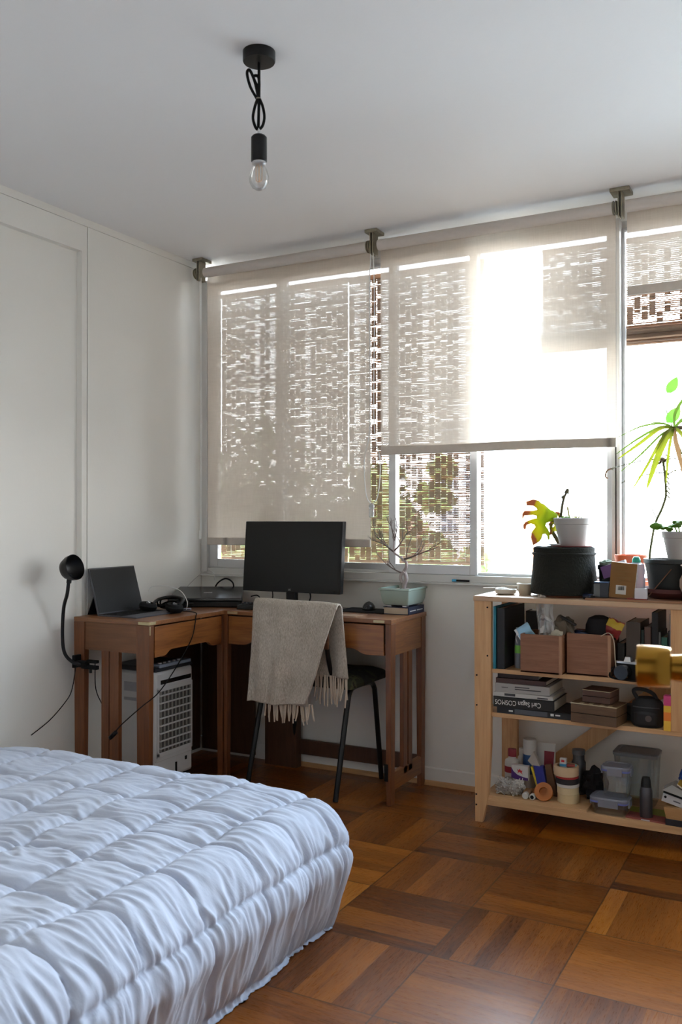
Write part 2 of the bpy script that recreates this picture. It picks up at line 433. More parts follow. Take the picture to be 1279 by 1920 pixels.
# ================================================================ outside
M['bamboo'] = leafy('bamboo sticks', (.33, .20, .12), (.34, .18, .09), .30, .6, .3, 30)
M['thread'] = plain('blind thread', (.55, .5, .45), .8)
def bamboo(name, label, x0, x1, z0, z1, y, seed, roll=0, openness=.5, cols=.029):
    rnd = random.Random(seed); t = thing(name, label, 'blind', ((x0+x1)/2, y, z0), 0, 'woven bamboo blinds outside the window')
    a = MB(); cx = (x0+x1)/2; z = z0+roll; pitch = .0078
    nx = max(2, int((x1-x0)/cols)); xs = [x0-cx+(x1-x0)*i/nx for i in range(nx+1)]
    kind = [rnd.random() for _ in range(nx)]        # some columns of the weave stay open
    shut = [rnd.random() < .5 for _ in range(nx)]; left_ = [rnd.randint(2, 10) for _ in range(nx)]
    while z < z1:
        hr = pitch*(.80-.30*openness)*rnd.uniform(.72, 1.25)
        if rnd.random() < .06: hr *= .55
        zr = z-z0
        a.box(x0-cx, x1-cx, -.0012, .0012, zr, zr+min(hr, pitch*.97))
        for i in range(nx):
            left_[i] -= 1
            if left_[i] <= 0:
                shut[i] = (not shut[i]) if kind[i] < .8 else False
                left_[i] = rnd.randint(3, 8) if shut[i] else rnd.randint(1, 3)
            if shut[i] and rnd.random() < 1.0-.25*openness:
                e = (xs[i+1]-xs[i])*.08
                a.box(xs[i]+e, xs[i+1]-e, -.0022, -.0013, zr, zr+pitch*.96)
        z += pitch
    a.build('slats', M['bamboo'], t, smooth=False)
    s = MB()
    for i in range(1, nx, 1):
        if i % 2 == 0: s.box(xs[i]-.0012, xs[i], -.0022, -.0012, roll, z1-z0)
    s.build('threads', M['thread'], t, smooth=False)
    MB().box(x0-cx, x1-cx, -.010, .010, z1-z0, z1-z0+.022).build('head_rail', M['bamboo'], t, bev=.002)
    if roll:
        r_ = MB()
        for k in range(22):
            an = k*.9; rr_ = .006+.0011*k
            r_.cyl((x0-cx-.004, rr_*math.cos(an)*.75, roll/2+rr_*1.5*math.sin(an)), (x1-cx+.004, rr_*math.cos(an)*.75, roll/2+rr_*1.5*math.sin(an)), .0055, 6)
        r_.build('rolled_end', M['bamboo'], t)
    else: MB().box(x0-cx, x1-cx, -.004, .004, 0, .012).build('bottom_rail', M['bamboo'], t)
    for f in (.15, .85):
        h = MB(); hx_ = x0-cx+(x1-x0)*f
        h.tube([(hx_, -.012, z1-z0+.012), (hx_-.006, -.014, z1-z0+.03), (hx_+.004, -.012, z1-z0+.045), (hx_, -.012, z1-z0+.062)], .0015, 5)
        h.build('hook', M['bracket'], t)
    return t
YBL = .20
def bx(x): return x+(x-2.781)*(YBL-.14)/3.8
def bz(z): return z+(z-1.169)*(YBL-.14)/3.8
bamboo('bamboo_blind', 'woven bamboo blind let right down outside the leftmost window', bx(.053), bx(.784), bz(.959), bz(2.288), YBL, 3, openness=.20)
bamboo('bamboo_blind', 'woven bamboo blind let right down behind the bonsai, second from left', bx(.79), bx(1.459), bz(.959), bz(2.284), YBL, 8, openness=.24)
bamboo('bamboo_blind', 'short woven bamboo blind rolled up behind the middle roller blind', bx(1.721), bx(2.052), bz(1.869), bz(2.284), YBL, 12, roll=.085, openness=.15)
bamboo('bamboo_blind', 'short rolled up bamboo blind outside the right window above the plants', bx(2.066), bx(2.85), bz(1.869), bz(2.284), YBL, 15, roll=.085, openness=.55)
tag(MB().cyl((-.1, YBL-.020, bz(2.34)), (3.2, YBL-.020, bz(2.345)), .0055, 10).build('hanging_rod', M['bracket']),
    'thin rod above the windows from which the bamboo blinds hang', 'rod')

M['facade'] = plain('pale render', (.72, .72, .72), .8)
M['facade_o'] = plain('orange render', (.78, .40, .22), .8)
M['facade_w'] = plain('window openings', (.20, .23, .28), .4)
M['outground'] = plain('street', (.22, .215, .20), .9)
M['leaf_tree'] = leafy('tree leaves', (.08, .11, .035), (.14, .19, .05), .45, .6, .5, 2)
M['bark'] = plain('bark', (.12, .08, .05), .9, 0, .3, 20, .4, 30)
struct('ground', MB().box(-150, 150, 2, 300, -18.3, -18), M['outground'], smooth=False)
def building(x, y, wd, dp, z1, m, label, nx, nz):
    t = thing('apartment_building', label, 'building', (x, y, -18))
    MB().box(-wd/2, wd/2, 0, dp, 0, z1+18).build('wall', m, t, smooth=False)
    MB().box(-wd/2-.3, wd/2+.3, -.3, dp+.3, z1+18, z1+18.6).build('roof', M['facade'], t, smooth=False)
    for j in range(nz):
        for i in range(nx):
            xa = -wd/2+wd*(i+.5)/nx; za = z1+18-2.6-3.0*j
            MB().box(xa-.32*wd/nx, xa+.32*wd/nx, -.12, .0, za-.75, za+.75).build('window', M['facade_w'], t, smooth=False)
# seen through the middle roller blind
building(-14.2, 60, 2.6, 9, 17, M['facade'], 'pale apartment tower with a column of windows beyond the middle blind', 2, 9)
building(-18.9, 68, 2.6, 9, 13.0, M['facade_o'], 'pale orange apartment tower seen faintly through the middle blind', 1, 1)
building(-19.4, 55, 3.2, 7, 9.6, M['facade'], 'low white apartment block at the left of the orange tower', 2, 6)
def tree(x, y, zc, r, seed, label, nleaf, trunk=True):
    rnd = random.Random(seed); t = thing('leafy_tree', label, 'tree', (x, y, -18))
    a = MB()
    cl = [(rnd.gauss(0, .42)*r[0], rnd.gauss(0, .42)*r[1], rnd.gauss(0, .40)*r[2]) for _ in range(60)]
    for i in range(nleaf):
        c = cl[rnd.randrange(60)]; d = Vector((rnd.gauss(0, 1), rnd.gauss(0, 1), rnd.gauss(0, 1))); d = d.normalized()*rnd.random()**.4*.55*r[0]*.5
        p = Vector(c)+d
        q1 = Vector((rnd.gauss(0, 1), rnd.gauss(0, 1), rnd.gauss(0, 1))).normalized(); q2 = q1.orthogonal().normalized()
        L = rnd.uniform(.07, .13); W = L*.5
        p.z += zc+18
        a.add([p-q1*L, p-q2*W, p+q1*L, p+q2*W], [(0, 1, 2, 3)])
    a.build('foliage', M['leaf_tree'], t, smooth=False)
    b = MB(); b.tube(spline([(0, 0, 0), (.2, .1, (zc+18)*.5), (0, 0, zc+18-r[2]*.3), (.1, .1, zc+18+r[2]*.4)], 6), [.28-.0095*i for i in range(19)], 8)
    for k in range(7):
        an = k*2.4; b.tube(spline([(0, 0, zc+18-r[2]*.5+k*.1), (math.cos(an)*r[0]*.35, math.sin(an)*r[1]*.35, zc+18+.1*k), (math.cos(an)*r[0]*.7, math.sin(an)*r[1]*.7, zc+18+.35+.12*k)], 4), [.07-.006*i for i in range(9)], 6)
    b.build('trunk', M['bark'], t)
tree(-5.6, 8.6, .35, (2.3, 1.6, 1.75), 5, 'leafy green tree outside behind the leftmost bamboo blind', 13000)
tree(-4.6, 12.4, .35, (1.10, 1.1, 2.2), 9, 'lower leafy green tree outside behind the bonsai window', 13000)

# ================================================================ roller blinds (inside)
YR = -.052
def roller_blind(label, x0, x1, zb, seed, wavy=0):
    t = thing('roller_blind', label, 'blind', ((x0+x1)/2, YR, zb), 0, 'beige roller blinds inside the window')
    hw = (x1-x0)/2; zt = 2.375-zb; rnd = random.Random(seed)
    def fn(u, v):
        x = -hw+2*hw*u; z = .03+(zt-.03)*v
        e = .004*math.sin(u*5.1+seed)*(1-v)+.0025*math.sin(u*13+seed*2)*math.sin(v*4)
        return (x, .018+e, z)
    MB().grid(fn, 60, 40).build('cloth', M['roller'], t, solid=0)
    MB().cyl((-hw, .0, zt), (hw, .0, zt), .024, 32).build('roll', M['tube'], t)
    hb = MB()
    n = 40
    for i in range(n):
        ua, ub = i/n, (i+1)/n
        def yy(u): return .018+.004*math.sin(u*5.1+seed)
        def zz(u): return wavy*math.sin(u*9+seed)
        xa, xb = -hw+2*hw*ua, -hw+2*hw*ub
        hb.hexa([(xa, yy(ua)-.006, zz(ua)), (xb, yy(ub)-.006, zz(ub)), (xb, yy(ub)+.006, zz(ub)), (xa, yy(ua)+.006, zz(ua))],
                [(xa, yy(ua)-.006, .036+zz(ua)), (xb, yy(ub)-.006, .036+zz(ub)), (xb, yy(ub)+.006, .036+zz(ub)), (xa, yy(ua)+.006, .036+zz(ua))])
    hb.build('hem_bar', M['hem'], t, bev=.003)
    return t
rb1 = roller_blind('beige roller blind lowered almost to the sill behind the monitor', .090, .988, 1.036, 1)
rb2 = roller_blind('beige roller blind lowered half way, the middle and widest one', 1.038, 2.059, 1.447, 2, .0015)
rb3 = roller_blind('beige roller blind mostly rolled up, at the right edge above the plants', 2.102, 3.02, 2.031, 3)
def bracket(x, label, w_=.05, chain=False):
    t = thing('blind_bracket', label, 'bracket', (x, YR, H-.11), 0, 'brackets holding the roller blinds')
    MB().box(-w_/2, w_/2, -.03, .05, .095, .1095).build('plate', M['bracket'], t, bev=.002)
    b = MB().box(-.008, -.003, -.025, .03, .0, .097).box(.004, .009, -.025, .03, .0, .097)
    b.build('arm', M['bracket'], t, bev=.002)
    c = MB(); c.lathe([(0, -.010), (.026, -.008), (.028, -.004), (.020, 0), (.028, .004), (.026, .008), (0, .010)], n=24)
    mm = Matrix.Translation((-.022, 0, .040)) @ Matrix.Rotation(R(90), 4, 'Y')
    c.v = [tuple(mm @ Vector(p)) for p in c.v]; c.build('chain_wheel', M['bracket'], t)
    return t
bracket(.062, 'tarnished blind bracket in the left corner by the wall', .06)
bracket(1.012, 'tarnished blind bracket between the left and middle roller blinds', .06)
bracket(2.082, 'tarnished blind bracket between the middle and right roller blinds', .075)
# pull cords
c1 = thing('pull_cord', 'white cord loop hanging between the left and middle roller blinds', 'cord', (1.012, YR-.02, 1.17))
zt = 2.34-1.17
lp = [(-.004, .0, zt), (-.010, 0, zt*.8), (-.008, 0, .42), (-.036, 0, .25), (-.026, 0, .10), (0, 0, .058)]
MB().tube(spline(lp, 10), .0022, 6).tube(spline([(-p[0]*1.05+.004, p[1], p[2]) for p in lp], 10), .0022, 6).build('cord', M['cord'], c1)
MB().box(-.011, .011, -.005, .005, 0.0, .05).cyl((0, -.006, .05), (0, .006, .05), .012, 12).build('cord_joiner', thin_glass('clear joiner', (.93, .93, .95), .2, .35, (.8, .8, .8)), c1, bev=.002)
c2 = thing('pull_cord', 'white cord hanging down the left jamb beside the left roller blind', 'cord', (.068, YR-.01, 1.10))
MB().tube([(0, 0, 0), (.002, 0, .5), (-.002, 0, 1.25)], .0022, 6).tube([(.006, 0, 0), (.008, 0, .5), (.004, 0, 1.25)], .0022, 6).build('cord', M['cord'], c2)
MB().lathe([(0, -.04), (.006, -.035), (.007, 0), (.003, .008), (0, .008)], n=10).build('weight', M['cord'], c2)

# ================================================================ desk
def W(t): return MB().at(-t.location.x, -t.location.y, -t.location.z)
DT = .755; DXR = 1.230; DF = -.335; DR = .032
desk = thing('corner_desk', 'reddish brown wooden corner desk with slatted legs and brass corners under the window', 'desk', (.30, -.40, 0))
W(desk).prism([(.004, -.845), (.408, -.845), (.408, DF), (DXR, DF), (DXR, DR), (.004, DR)], DT-.018, DT, 'z').build('desk_top', wood('desk top', (.16, .055, .02), (.31, .13, .045), 'x', 1.2, .33, coat=.3), desk, bev=.002, smooth=False)
# legs
for (x0, x1, y0, y1) in [(DXR-.028, DXR, DF, DF+.045), (DXR-.028, DXR, DR-.055, DR-.008), (.340, .408, -.845, -.815), (.004, .062, -.845, -.815),
                         (.368, .402, DF-.005, DF+.03), (.402, .426, DF-.002, DF+.03)]:
    W(desk).hexa([(x0+.004, y0+.003, 0), (x1-.004, y0+.003, 0), (x1-.004, y1-.003, 0), (x0+.004, y1-.003, 0)],
                 [(x0, y0, DT-.018), (x1, y0, DT-.018), (x1, y1, DT-.018), (x0, y1, DT-.018)]).build('leg', M['wood_desk_z'], desk, bev=.002, smooth=False)
# centre slats of both end frames
for (y0, y1) in [(-.205, -.165), (-.155, -.115)]:
    W(desk).box(DXR-.022, DXR-.004, y0, y1, .10, .62).build('slat', M['wood_desk_z'], desk, bev=.001, smooth=False)
for (x0, x1) in [(.150, .190), (.194, .243)]:
    W(desk).box(x0, x1, -.838, -.818, .10, .64).build('slat', M['wood_desk_z'], desk, bev=.001, smooth=False)
# end panels
W(desk).box(DXR-.020, DXR-.003, DF+.045, DR-.055, .606, DT-.018).build('end_panel', M['wood_desk_y'], desk, bev=.001, smooth=False)
W(desk).box(.062, .340, -.840, -.824, .622, DT-.018).build('end_panel', wood('desk end grain', (.13, .05, .02), (.22, .09, .035), 'x', 1.2, .45), desk, bev=.001, smooth=False)
# stretchers
W(desk).box(DXR-.024, DXR-.004, DF+.04, DR-.05, .058, .130).build('stretcher', M['wood_desk_y'], desk, bev=.002, smooth=False)
W(desk).box(.06, .342, -.838, -.82, .04, .11).build('stretcher', M['wood_desk'], desk, bev=.002, smooth=False)
W(desk).box(.58, DXR-.03, -.002, .014, .062, .130).build('stretcher', M['wood_dark'], desk, bev=.002, smooth=False)
# dark back leg frame behind the chair
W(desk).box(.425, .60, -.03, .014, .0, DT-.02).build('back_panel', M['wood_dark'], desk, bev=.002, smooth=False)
W(desk).box(.03, .34, .006, .020, .02, DT-.02).build('back_panel', M['wood_dark'], desk, smooth=False)  # added dark board standing in for the shade under the desk arm
W(desk).box(.007, .018, -.345, .006, .02, DT-.02).build('side_panel', M['wood_dark'], desk, smooth=False)  # second added board, covers the pale wall so the corner reads as shade
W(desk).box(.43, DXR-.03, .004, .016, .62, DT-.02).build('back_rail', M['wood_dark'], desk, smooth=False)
# drawer fronts with a scalloped lower edge
def scallop(x0, x1, zt, zb, rise=.022):
    L = x1-x0; p = [(x0, zt), (x0, zb)]
    k = .13*L if L > .6 else .16*L
    p += [(x0+k*.8, zb)]
    for i in range(9):
        t = i/8; p.append((x0+k*.8+k*.7*t, zb+rise*(.5-.5*math.cos(PI*t))))
    for i in range(9):
        t = 1-i/8; p.append((x1-k*.8-k*.7*t, zb+rise*(.5-.5*math.cos(PI*t))))
    p += [(x1-k*.8, zb), (x1, zb), (x1, zt)]
    return p[::-1]
dm = wood('drawer wood', (.15, .045, .011), (.38, .14, .034), 'x', 1.1, .35, coat=.3)
d = W(desk).prism(scallop(.430, DXR-.034, DT-.024, .607), DF, DF+.018, 'y').build('drawer', dm, desk, bev=.001, smooth=False)
W(desk).prism(scallop(-.808, -.352, DT-.024, .607), .388, .405, 'x').build('drawer', wood('drawer wood side', (.15, .045, .011), (.36, .13, .032), 'y', 1.1, .35, coat=.3), desk, bev=.001, smooth=False)
# brass straps
for b in [((.352, .408), (-.8465, -.830), (DT-.0145, DT-.003)), ((.405, .4095), (-.845, -.806), (DT-.0145, DT-.003)),
          ((.4055, .4095), (-.843, -.838), (DT-.055, DT-.020)), ((1.150, 1.200), (DF-.0012, DF+.006), (DT-.0145, DT-.004)),
          ((.425, .478), (DF-.0012, DF+.006), (DT-.0145, DT-.004))]:
    W(desk).box(*b[0], *b[1], *b[2]).build('brass_strap', M['brass_old'], desk, bev=.0006)
W(desk).box(DXR-.029, DXR-.026, DF-.001, DF+.003, .655, .735).box(DXR-.031, DXR-.015, DF-.0015, DF, .10, .17).build('hinge', M['black_matt'], desk)

# ================================================================ chair and blanket
chair = thing('chair', 'black tube framed chair with a patterned seat pad pushed under the desk', 'chair', (.80, -.20, 0))
fm = plain('chair tube', (.02, .02, .022), .35, .3, .05, 30)
for rear, top1, top2, front in [((1.002, -.388, .002), (1.018, -.305, .420), (1.018, -.055, .415), (1.022, .006, .002)),
                                ((.560, -.378, .002), (.596, -.305, .420), (.592, -.055, .415), (.586, .002, .002))]:
    m1 = (top1[0], -.262, .452); m2 = (top2[0], -.10, .448)
    W(chair).tube([rear]+spline([top1, m1, m2, top2], 6)+[front], .0115, 10).build('leg_frame', fm, chair)
W(chair).tube([(.60, -.26, .447), (1.015, -.26, .447)], .009, 8).build('crossbar', fm, chair)
W(chair).tube([(.60, -.09, .444), (1.015, -.09, .444)], .009, 8).build('crossbar', fm, chair)
def camo():
    t = NT('patterned seat cloth'); n = t.noise(t.obj(), 9, 2, .5, 1.0)
    col = t.ramp(n, [(.40, (.018, .018, .016)), (.47, (.045, .050, .028)), (.55, (.10, .105, .05)), (.62, (.03, .02, .015))], 'CONSTANT')
    return t.fin(t.bsdf(Base_Color=col, Roughness=.85))
seat = W(chair).box(.585, 1.045, -.335, .005, .462, .476).build('seat', M['wood_dark'], chair, bev=.006)
def cush(u, v):
    x = .58+.475*u; y = -.345+.36*v; e = min(u, 1-u, v, 1-v)*8; e = min(1, max(0, e))**.5
    return (x-chair.location.x, y-chair.location.y, .474+.034*e+.006*noise.noise(Vector((x*12, y*12, 1))))
cu = MB().grid(cush, 24, 20); cu.build('seat_pad', camo(), chair, smooth=True)
W(chair).box(.583, 1.052, -.343, .012, .455, .478).build('pad_cover', camo(), chair, bev=.008)
for x in (.665, .965):
    W(chair).tube(spline([(x, -.26, .447), (x, -.33, .48), (x, -.385, .60), (x, -.418, .79)], 6), .010, 10).build('back_post', fm, chair)
def brd(s):
    p = []
    for i in range(13):
        u = i/12; p.append((.655+.335*u, -.430+.02*math.sin(PI*u)+s))
    return p
W(chair).prism(brd(0)+brd(.011)[::-1], .63, .805, 'z').build('backrest', wood('chair back wood', (.12, .045, .02), (.22, .09, .04), 'x', 1.5, .4), chair, bev=.003)

def blanket_mat():
    t = NT('woven cotton'); tc = t.n('TexCoord')
    v = t.obj((220, 90, 60)); n = t.noise(v, 1.6, 3, .6); n2 = t.noise(t.obj(), 14, 3)
    k = t.math('ADD', t.math('MULTIPLY', n, .7), t.math('MULTIPLY', n2, .3))
    col = t.ramp(k, [(.35, (.36, .31, .25)), (.55, (.54, .475, .40)), (.7, (.68, .62, .54))])
    b = t.bsdf(Base_Color=col, Roughness=.95); b.inputs['Specular IOR Level'].default_value = .1
    t.bump(n, b, .7, .006); return t.fin(b)
M['blanket'] = blanket_mat()
bl = thing('throw_blanket', 'beige woven throw with fringed ends draped over the chair back', 'blanket', (.84, -.44, .40))
def bfun(u, v):   # u across, v along the drape: 0 camera-side hem, 1 window-side hem
    s = v
    if s < .62:
        t = s/.62; y = -.478+.030*t**1.5; z = .405+.405*t
        xl = .622+.020*t; xr = .905+.135*t**.8
    elif s < .70:
        t = (s-.62)/.08; an = PI*t; y = -.430-.018*math.cos(an)+.004; z = .810+.014*math.sin(an); xl = .642; xr = 1.040
    else:
        t = (s-.70)/.30; y = -.400+.030*t; z = .810-.30*t; xl = .70+.06*t; xr = 1.040+.015*t
    x = xl+(xr-xl)*u
    fall = min(1, abs(s-.66)*3.5)
    y += fall*(.009*math.sin(u*9.5+1.2*s+.6)+.006*math.sin(u*21+s*5)*fall) + .004*noise.noise(Vector((u*5, s*6, 3)))
    z += .004*math.sin(u*7+1)*(1 if s < .1 else .4)+(-.012*(1-u) if s < .3 else 0)*(1-s/.3 if s < .3 else 0)
    z += -.010*u**6*(1 if .6 < s < .72 else .3)
    return (x-bl.location.x, y-bl.location.y, z-bl.location.z)
MB().grid(bfun, 60, 110).build('cloth', M['blanket'], bl, solid=.007)
# inner folded layer that shows under the hem
def bfun2(u, v):
    y = -.452+.004*math.sin(u*12); x = .650+.26*u; z = .395+.1*v
    return (x-bl.location.x, y-bl.location.y, z-bl.location.z)
MB().grid(bfun2, 20, 6).build('folded_layer', M['blanket'], bl, solid=.005)
rnd = random.Random(4)
def fringe(x0, x1, y, z, n, L, zz=0):
    m = MB()
    for i in range(n):
        x = x0+(x1-x0)*(i+.5)/n+rnd.uniform(-.003, .003); l = L*rnd.uniform(.75, 1.1); dx = rnd.uniform(-.012, .012); z0 = z+zz*(i/n)
        m.tube([(x-bl.location.x, y-bl.location.y, z0-bl.location.z), (x+dx*.3-bl.location.x, y+rnd.uniform(-.004, .004)-bl.location.y, z0-l*.5-bl.location.z), (x+dx-bl.location.x, y+rnd.uniform(-.006, .006)-bl.location.y, z0-l-bl.location.z)], [.0035, .0045, .003], 6)
    return m
fr1 = plain('fringe yarn', (.58, .48, .38), .95, 0, .15, 40)
o = fringe(.70, .935, -.452, .405, 21, .085).build('fringe', fr1, bl)
o = fringe(.90, 1.05, -.372, .515, 17, .12).build('fringe', fr1, bl)

# ================================================================ quilt over the low bed
def quilt():
    XE, YE, RC, RR, ZT = 1.425, -1.385, .05, .15, .345
    S = .205; A0, A1, B0, B1 = .012, 1.86, -3.16, -.93
    nu, nv = 300, 520
    loc = Vector((.78, -2.1, 0)); m = MB()
    V = Vector; N = noise.noise
    def fn(u, v):
        a = A0+(A1-A0)*u
        b = B0+(B1-B0)*v
        dx = max(a-(XE-RC), 0); dy = max(b-(YE-RC), 0); h = math.hypot(dx, dy)
        cx = min(a, XE-RC); cy_ = min(b, YE-RC)
        if h > 1e-9: ux, uy = dx/h, dy/h
        else: ux, uy = 1, 0
        d = h-RC
        if d <= 0: px, py, pz, th = a, b, ZT, 0
        else:
            dm = .388; d = min(d, dm); ta = RR*PI/2
            if d < ta: th = d/RR; o = RR*math.sin(th); pz = ZT-RR*(1-math.cos(th))
            else:
                th = PI/2+.25; e = d-ta; o = RR-e*.38; pz = ZT-RR-e*1.24
            px = cx+ux*(RC+o); py = cy_+uy*(RC+o)
        pz = max(pz, .004)
        if a < .35: pz -= .045*((.35-a)/.35)**1.5
        # cushion of batting between the stitch lines
        wa = .018*N(V((b*4, a*2, 2))); wb = .022*N(V((a*5, b*2, 7)))
        ga = ((1.40-a+wa)/S) % 1; gb = ((-1.41-b+wb+.012*math.sin(ga*PI))/S) % 1
        pa = abs(math.sin(PI*ga)); pb = abs(math.sin(PI*gb))
        side = min(1, max(0, d/.25))
        puff = (.0115+.005*side)*(pa**.45)*(.62+.38*pb**.5)-.011*(1-pb)**10-.008*(1-pa)**7
        # gathered wrinkles running square to the gather lines
        ww = .9*N(V((a*7, b*7, 4)))
        f1 = 1-2*abs(N(V((a*5.5+ww*.5, b*30+ww*1.6, 1))))
        f2 = 1-2*abs(N(V((a*12, b*58+ww*2, 9))))
        near = .45+.55*(1-pa)**.7
        wr = .0072*f1*(.45+.55*near)+.0045*f2*near
        big = .014*N(V((a*3.1, b*3.7, 11)))+.009*N(V((a*9, b*8, 5)))*(1-side*.3)
        disp = puff+wr*(1+.5*side)+big
        nx, ny, nz = ux*math.sin(th), uy*math.sin(th), max(math.cos(th), -.2)
        return (px+nx*disp-loc.x, py+ny*disp-loc.y, max(.003, pz+nz*disp))
    m.grid(fn, nu, nv)
    t = NT('quilt cotton'); n = t.noise(t.obj(), 4, 3)
    col = t.mix(n, (.50, .555, .69), (.57, .625, .75))
    b = t.bsdf(Base_Color=col, Roughness=.8); b.inputs['Specular IOR Level'].default_value = .25; b.inputs['Sheen Weight'].default_value = .15
    t.bump(t.noise(t.obj((1, 2.2, 1)), 38, 4, .6), b, .22, .004)
    o = m.build('quilt', t.fin(b), None, ang=180)
    tag(o, 'white ruched quilt covering the low bed in the foreground', 'quilt', loc=loc)
quilt()

# ================================================================ pendant lamp
px_, py_ = 1.415, -1.585
pend = thing('pendant_lamp', 'black ceiling pendant with a knotted cord and a clear bare bulb', 'lamp', (px_, py_, H))
MB().lathe([(0, -.029), (.043, -.028), (.0445, -.025), (.0445, 0), (0, 0)], n=48).build('canopy', M['black'], pend)
cm = M['black_matt']
c = MB()
c.tube([(0, 0, -.026), (0, 0, -.130)], .0040, 8)
c.tube([(0, 0, -.125), (-.002, 0, -.214)], .0040, 8)
# the cord is gathered in a tied figure of loops
l1 = spline([(-.002, 0, -.126), (-.012, .002, -.080), (-.026, .003, -.048), (-.033, .002, -.058), (-.024, .0, -.095), (-.006, 0, -.128)], 7)
l2 = spline([(0, 0, -.128), (-.006, .004, -.092), (-.016, .005, -.066), (-.004, .004, -.064), (.0, .003, -.080), (0, 0, -.10)], 7)
l3 = spline([(-.003, 0, -.126), (-.012, .003, -.150), (-.017, .004, -.180), (-.009, .002, -.207), (-.001, 0, -.213)], 7)
l4 = spline([(0, 0, -.126), (.010, -.003, -.150), (.015, -.004, -.180), (.010, -.002, -.203), (0, 0, -.213)], 7)
for l in (l1, l2, l3, l4): c.tube(l, .0040, 8)
c.v = [tuple(Matrix.Rotation(R(28), 4, 'Z') @ Vector(p)) for p in c.v]
c.build('cord', cm, pend)
MB().cyl((-.002, 0, -.129), (-.002, 0, -.1265), .0075, 12).build('cable_tie', M['bracket'], pend)
MB().lathe([(0, -.210), (.004, -.210), (.005, -.228), (.009, -.232), (0, -.232)], n=16).build('cord_grip', M['white_pl'], pend)
MB().lathe([(0, -.230), (.017, -.230), (.0215, -.235), (.0218, -.300), (.018, -.303), (0, -.303)], n=32).build('socket', M['black'], pend)
bg = MB().lathe([(.013, -.303), (.014, -.309), (.022, -.325), (.0275, -.342), (.0265, -.358), (.019, -.372), (.009, -.378), (0, -.380)], n=32).build('bulb', thin_glass('bulb glass', (.96, .96, .95), .35, .06, (.8, .8, .8)), pend)
f = MB()
for k in range(4):
    a = k*PI/2+.4; f.tube([(.004*math.cos(a), .004*math.sin(a), -.306), (.0085*math.cos(a), .0085*math.sin(a), -.318), (.008*math.cos(a), .008*math.sin(a), -.352), (.002*math.cos(a), .002*math.sin(a), -.357)], .0011, 6)
f.build('filament', plain('filament rods', (.80, .50, .28), .5), bg)
MB().lathe([(0, -.297), (.0185, -.299), (.019, -.308), (.013, -.312), (0, -.312)], n=24).build('bulb_base', M['steel'], pend)

# ================================================================ clip lamp
cl = thing('clip_lamp', 'black gooseneck clip lamp clamped to the near desk leg', 'lamp', (.06, -.86, .56))
g = W(cl).tube(spline([(.080, -.950, .918), (.066, -.945, .860), (.034, -.932, .800), (.010, -.915, .690), (.012, -.905, .612), (.040, -.885, .572), (.075, -.868, .564)], 8), .0072, 10).build('gooseneck', M['black'], cl)
hd = MB().lathe([(0, -.045), (.020, -.043), (.040, -.028), (.050, -.004), (.0525, .018), (.051, .020), (.046, .0), (.030, -.022), (0, -.034)], n=40)
hm = Matrix.Translation(Vector((.100, -.955, .966))-cl.location) @ Matrix.Rotation(R(28+65), 4, 'Z') @ Matrix.Rotation(R(75), 4, 'X') @ Matrix.Rotation(0, 4, 'Y')
hd.v = [tuple(hm @ Vector(p)) for p in hd.v]; hd.build('lamp_head', M['black'], cl)
W(cl).tube([(.086, -.951, .940), (.080, -.950, .905)], .010, 10).build('neck_joint', M['black'], cl)
W(cl).box(.040, .100, -.876, -.852, .552, .578).box(.030, .045, -.882, -.80, .548, .600).box(.066, .150, -.868, -.850, .546, .562).box(.095, .150, -.868, -.850, .572, .584).build('clamp', M['black_matt'], cl, bev=.002)
W(cl).tube([(.11, -.858, .546), (.11, -.858, .530)], .006, 8).build('clamp_screw', M['black'], cl)

def cable(label, pts, r=.002, m=None, base=None, name='power_cable', extra=None):
    base = Vector(base or pts[0])
    t = MB().at(-base.x, -base.y, -base.z); t.tube(spline(pts, 8), r, 6)
    o = t.build(name, m or M['black_matt'], None); tag(o, label, 'cable', loc=base); return o
cable('thin black cable running down the wall from the clip lamp to the bed', [(.030, -.86, .55), (.012, -.865, .45), (.0, -.895, .40), (-.018, -.96, .34), (-.022, -1.05, .30)])
cable('thin black cable hanging behind the slats of the near desk end', [(.08, -.80, .56), (.075, -.79, .45), (.11, -.785, .38), (.15, -.78, .31), (.18, -.76, .2), (.2, -.75, .02)])

# ================================================================ things on the desk
# tablet with keyboard cover
tb = thing('tablet', 'black tablet computer standing open on its keyboard cover by the left wall', 'tablet', (.075, -.640, DT), R(0))
hx2, tx = 0.0, -.052
W(tb).hexa([(.073, -.782, DT+.006), (.083, -.782, DT+.006), (.083, -.498, DT+.006), (.073, -.498, DT+.006)],
           [(.018, -.782, DT+.196), (.027, -.782, DT+.199), (.027, -.498, DT+.199), (.018, -.498, DT+.196)]).build('tablet_body', plain('tablet edge', (.10, .10, .11), .35, .4), tb, bev=.002)
W(tb).hexa([(.0835, -.778, DT+.012), (.0841, -.778, DT+.012), (.0841, -.502, DT+.012), (.0835, -.502, DT+.012)],
           [(.0285, -.778, DT+.194), (.0291, -.778, DT+.194), (.0291, -.502, DT+.194), (.0285, -.502, DT+.194)]).build('screen', M['screen'], tb, smooth=False)
W(tb).hexa([(.008, -.770, DT+.001), (.012, -.770, DT+.001), (.012, -.510, DT+.001), (.008, -.510, DT+.001)],
           [(.046, -.770, DT+.09), (.050, -.770, DT+.09), (.050, -.510, DT+.09), (.046, -.510, DT+.09)]).build('kickstand', M['black'], tb)
W(tb).box(.078, .290, -.784, -.496, DT, DT+.006).build('keyboard', plain('keyboard felt', (.10, .10, .12), .8), tb, bev=.001)
k = W(tb)
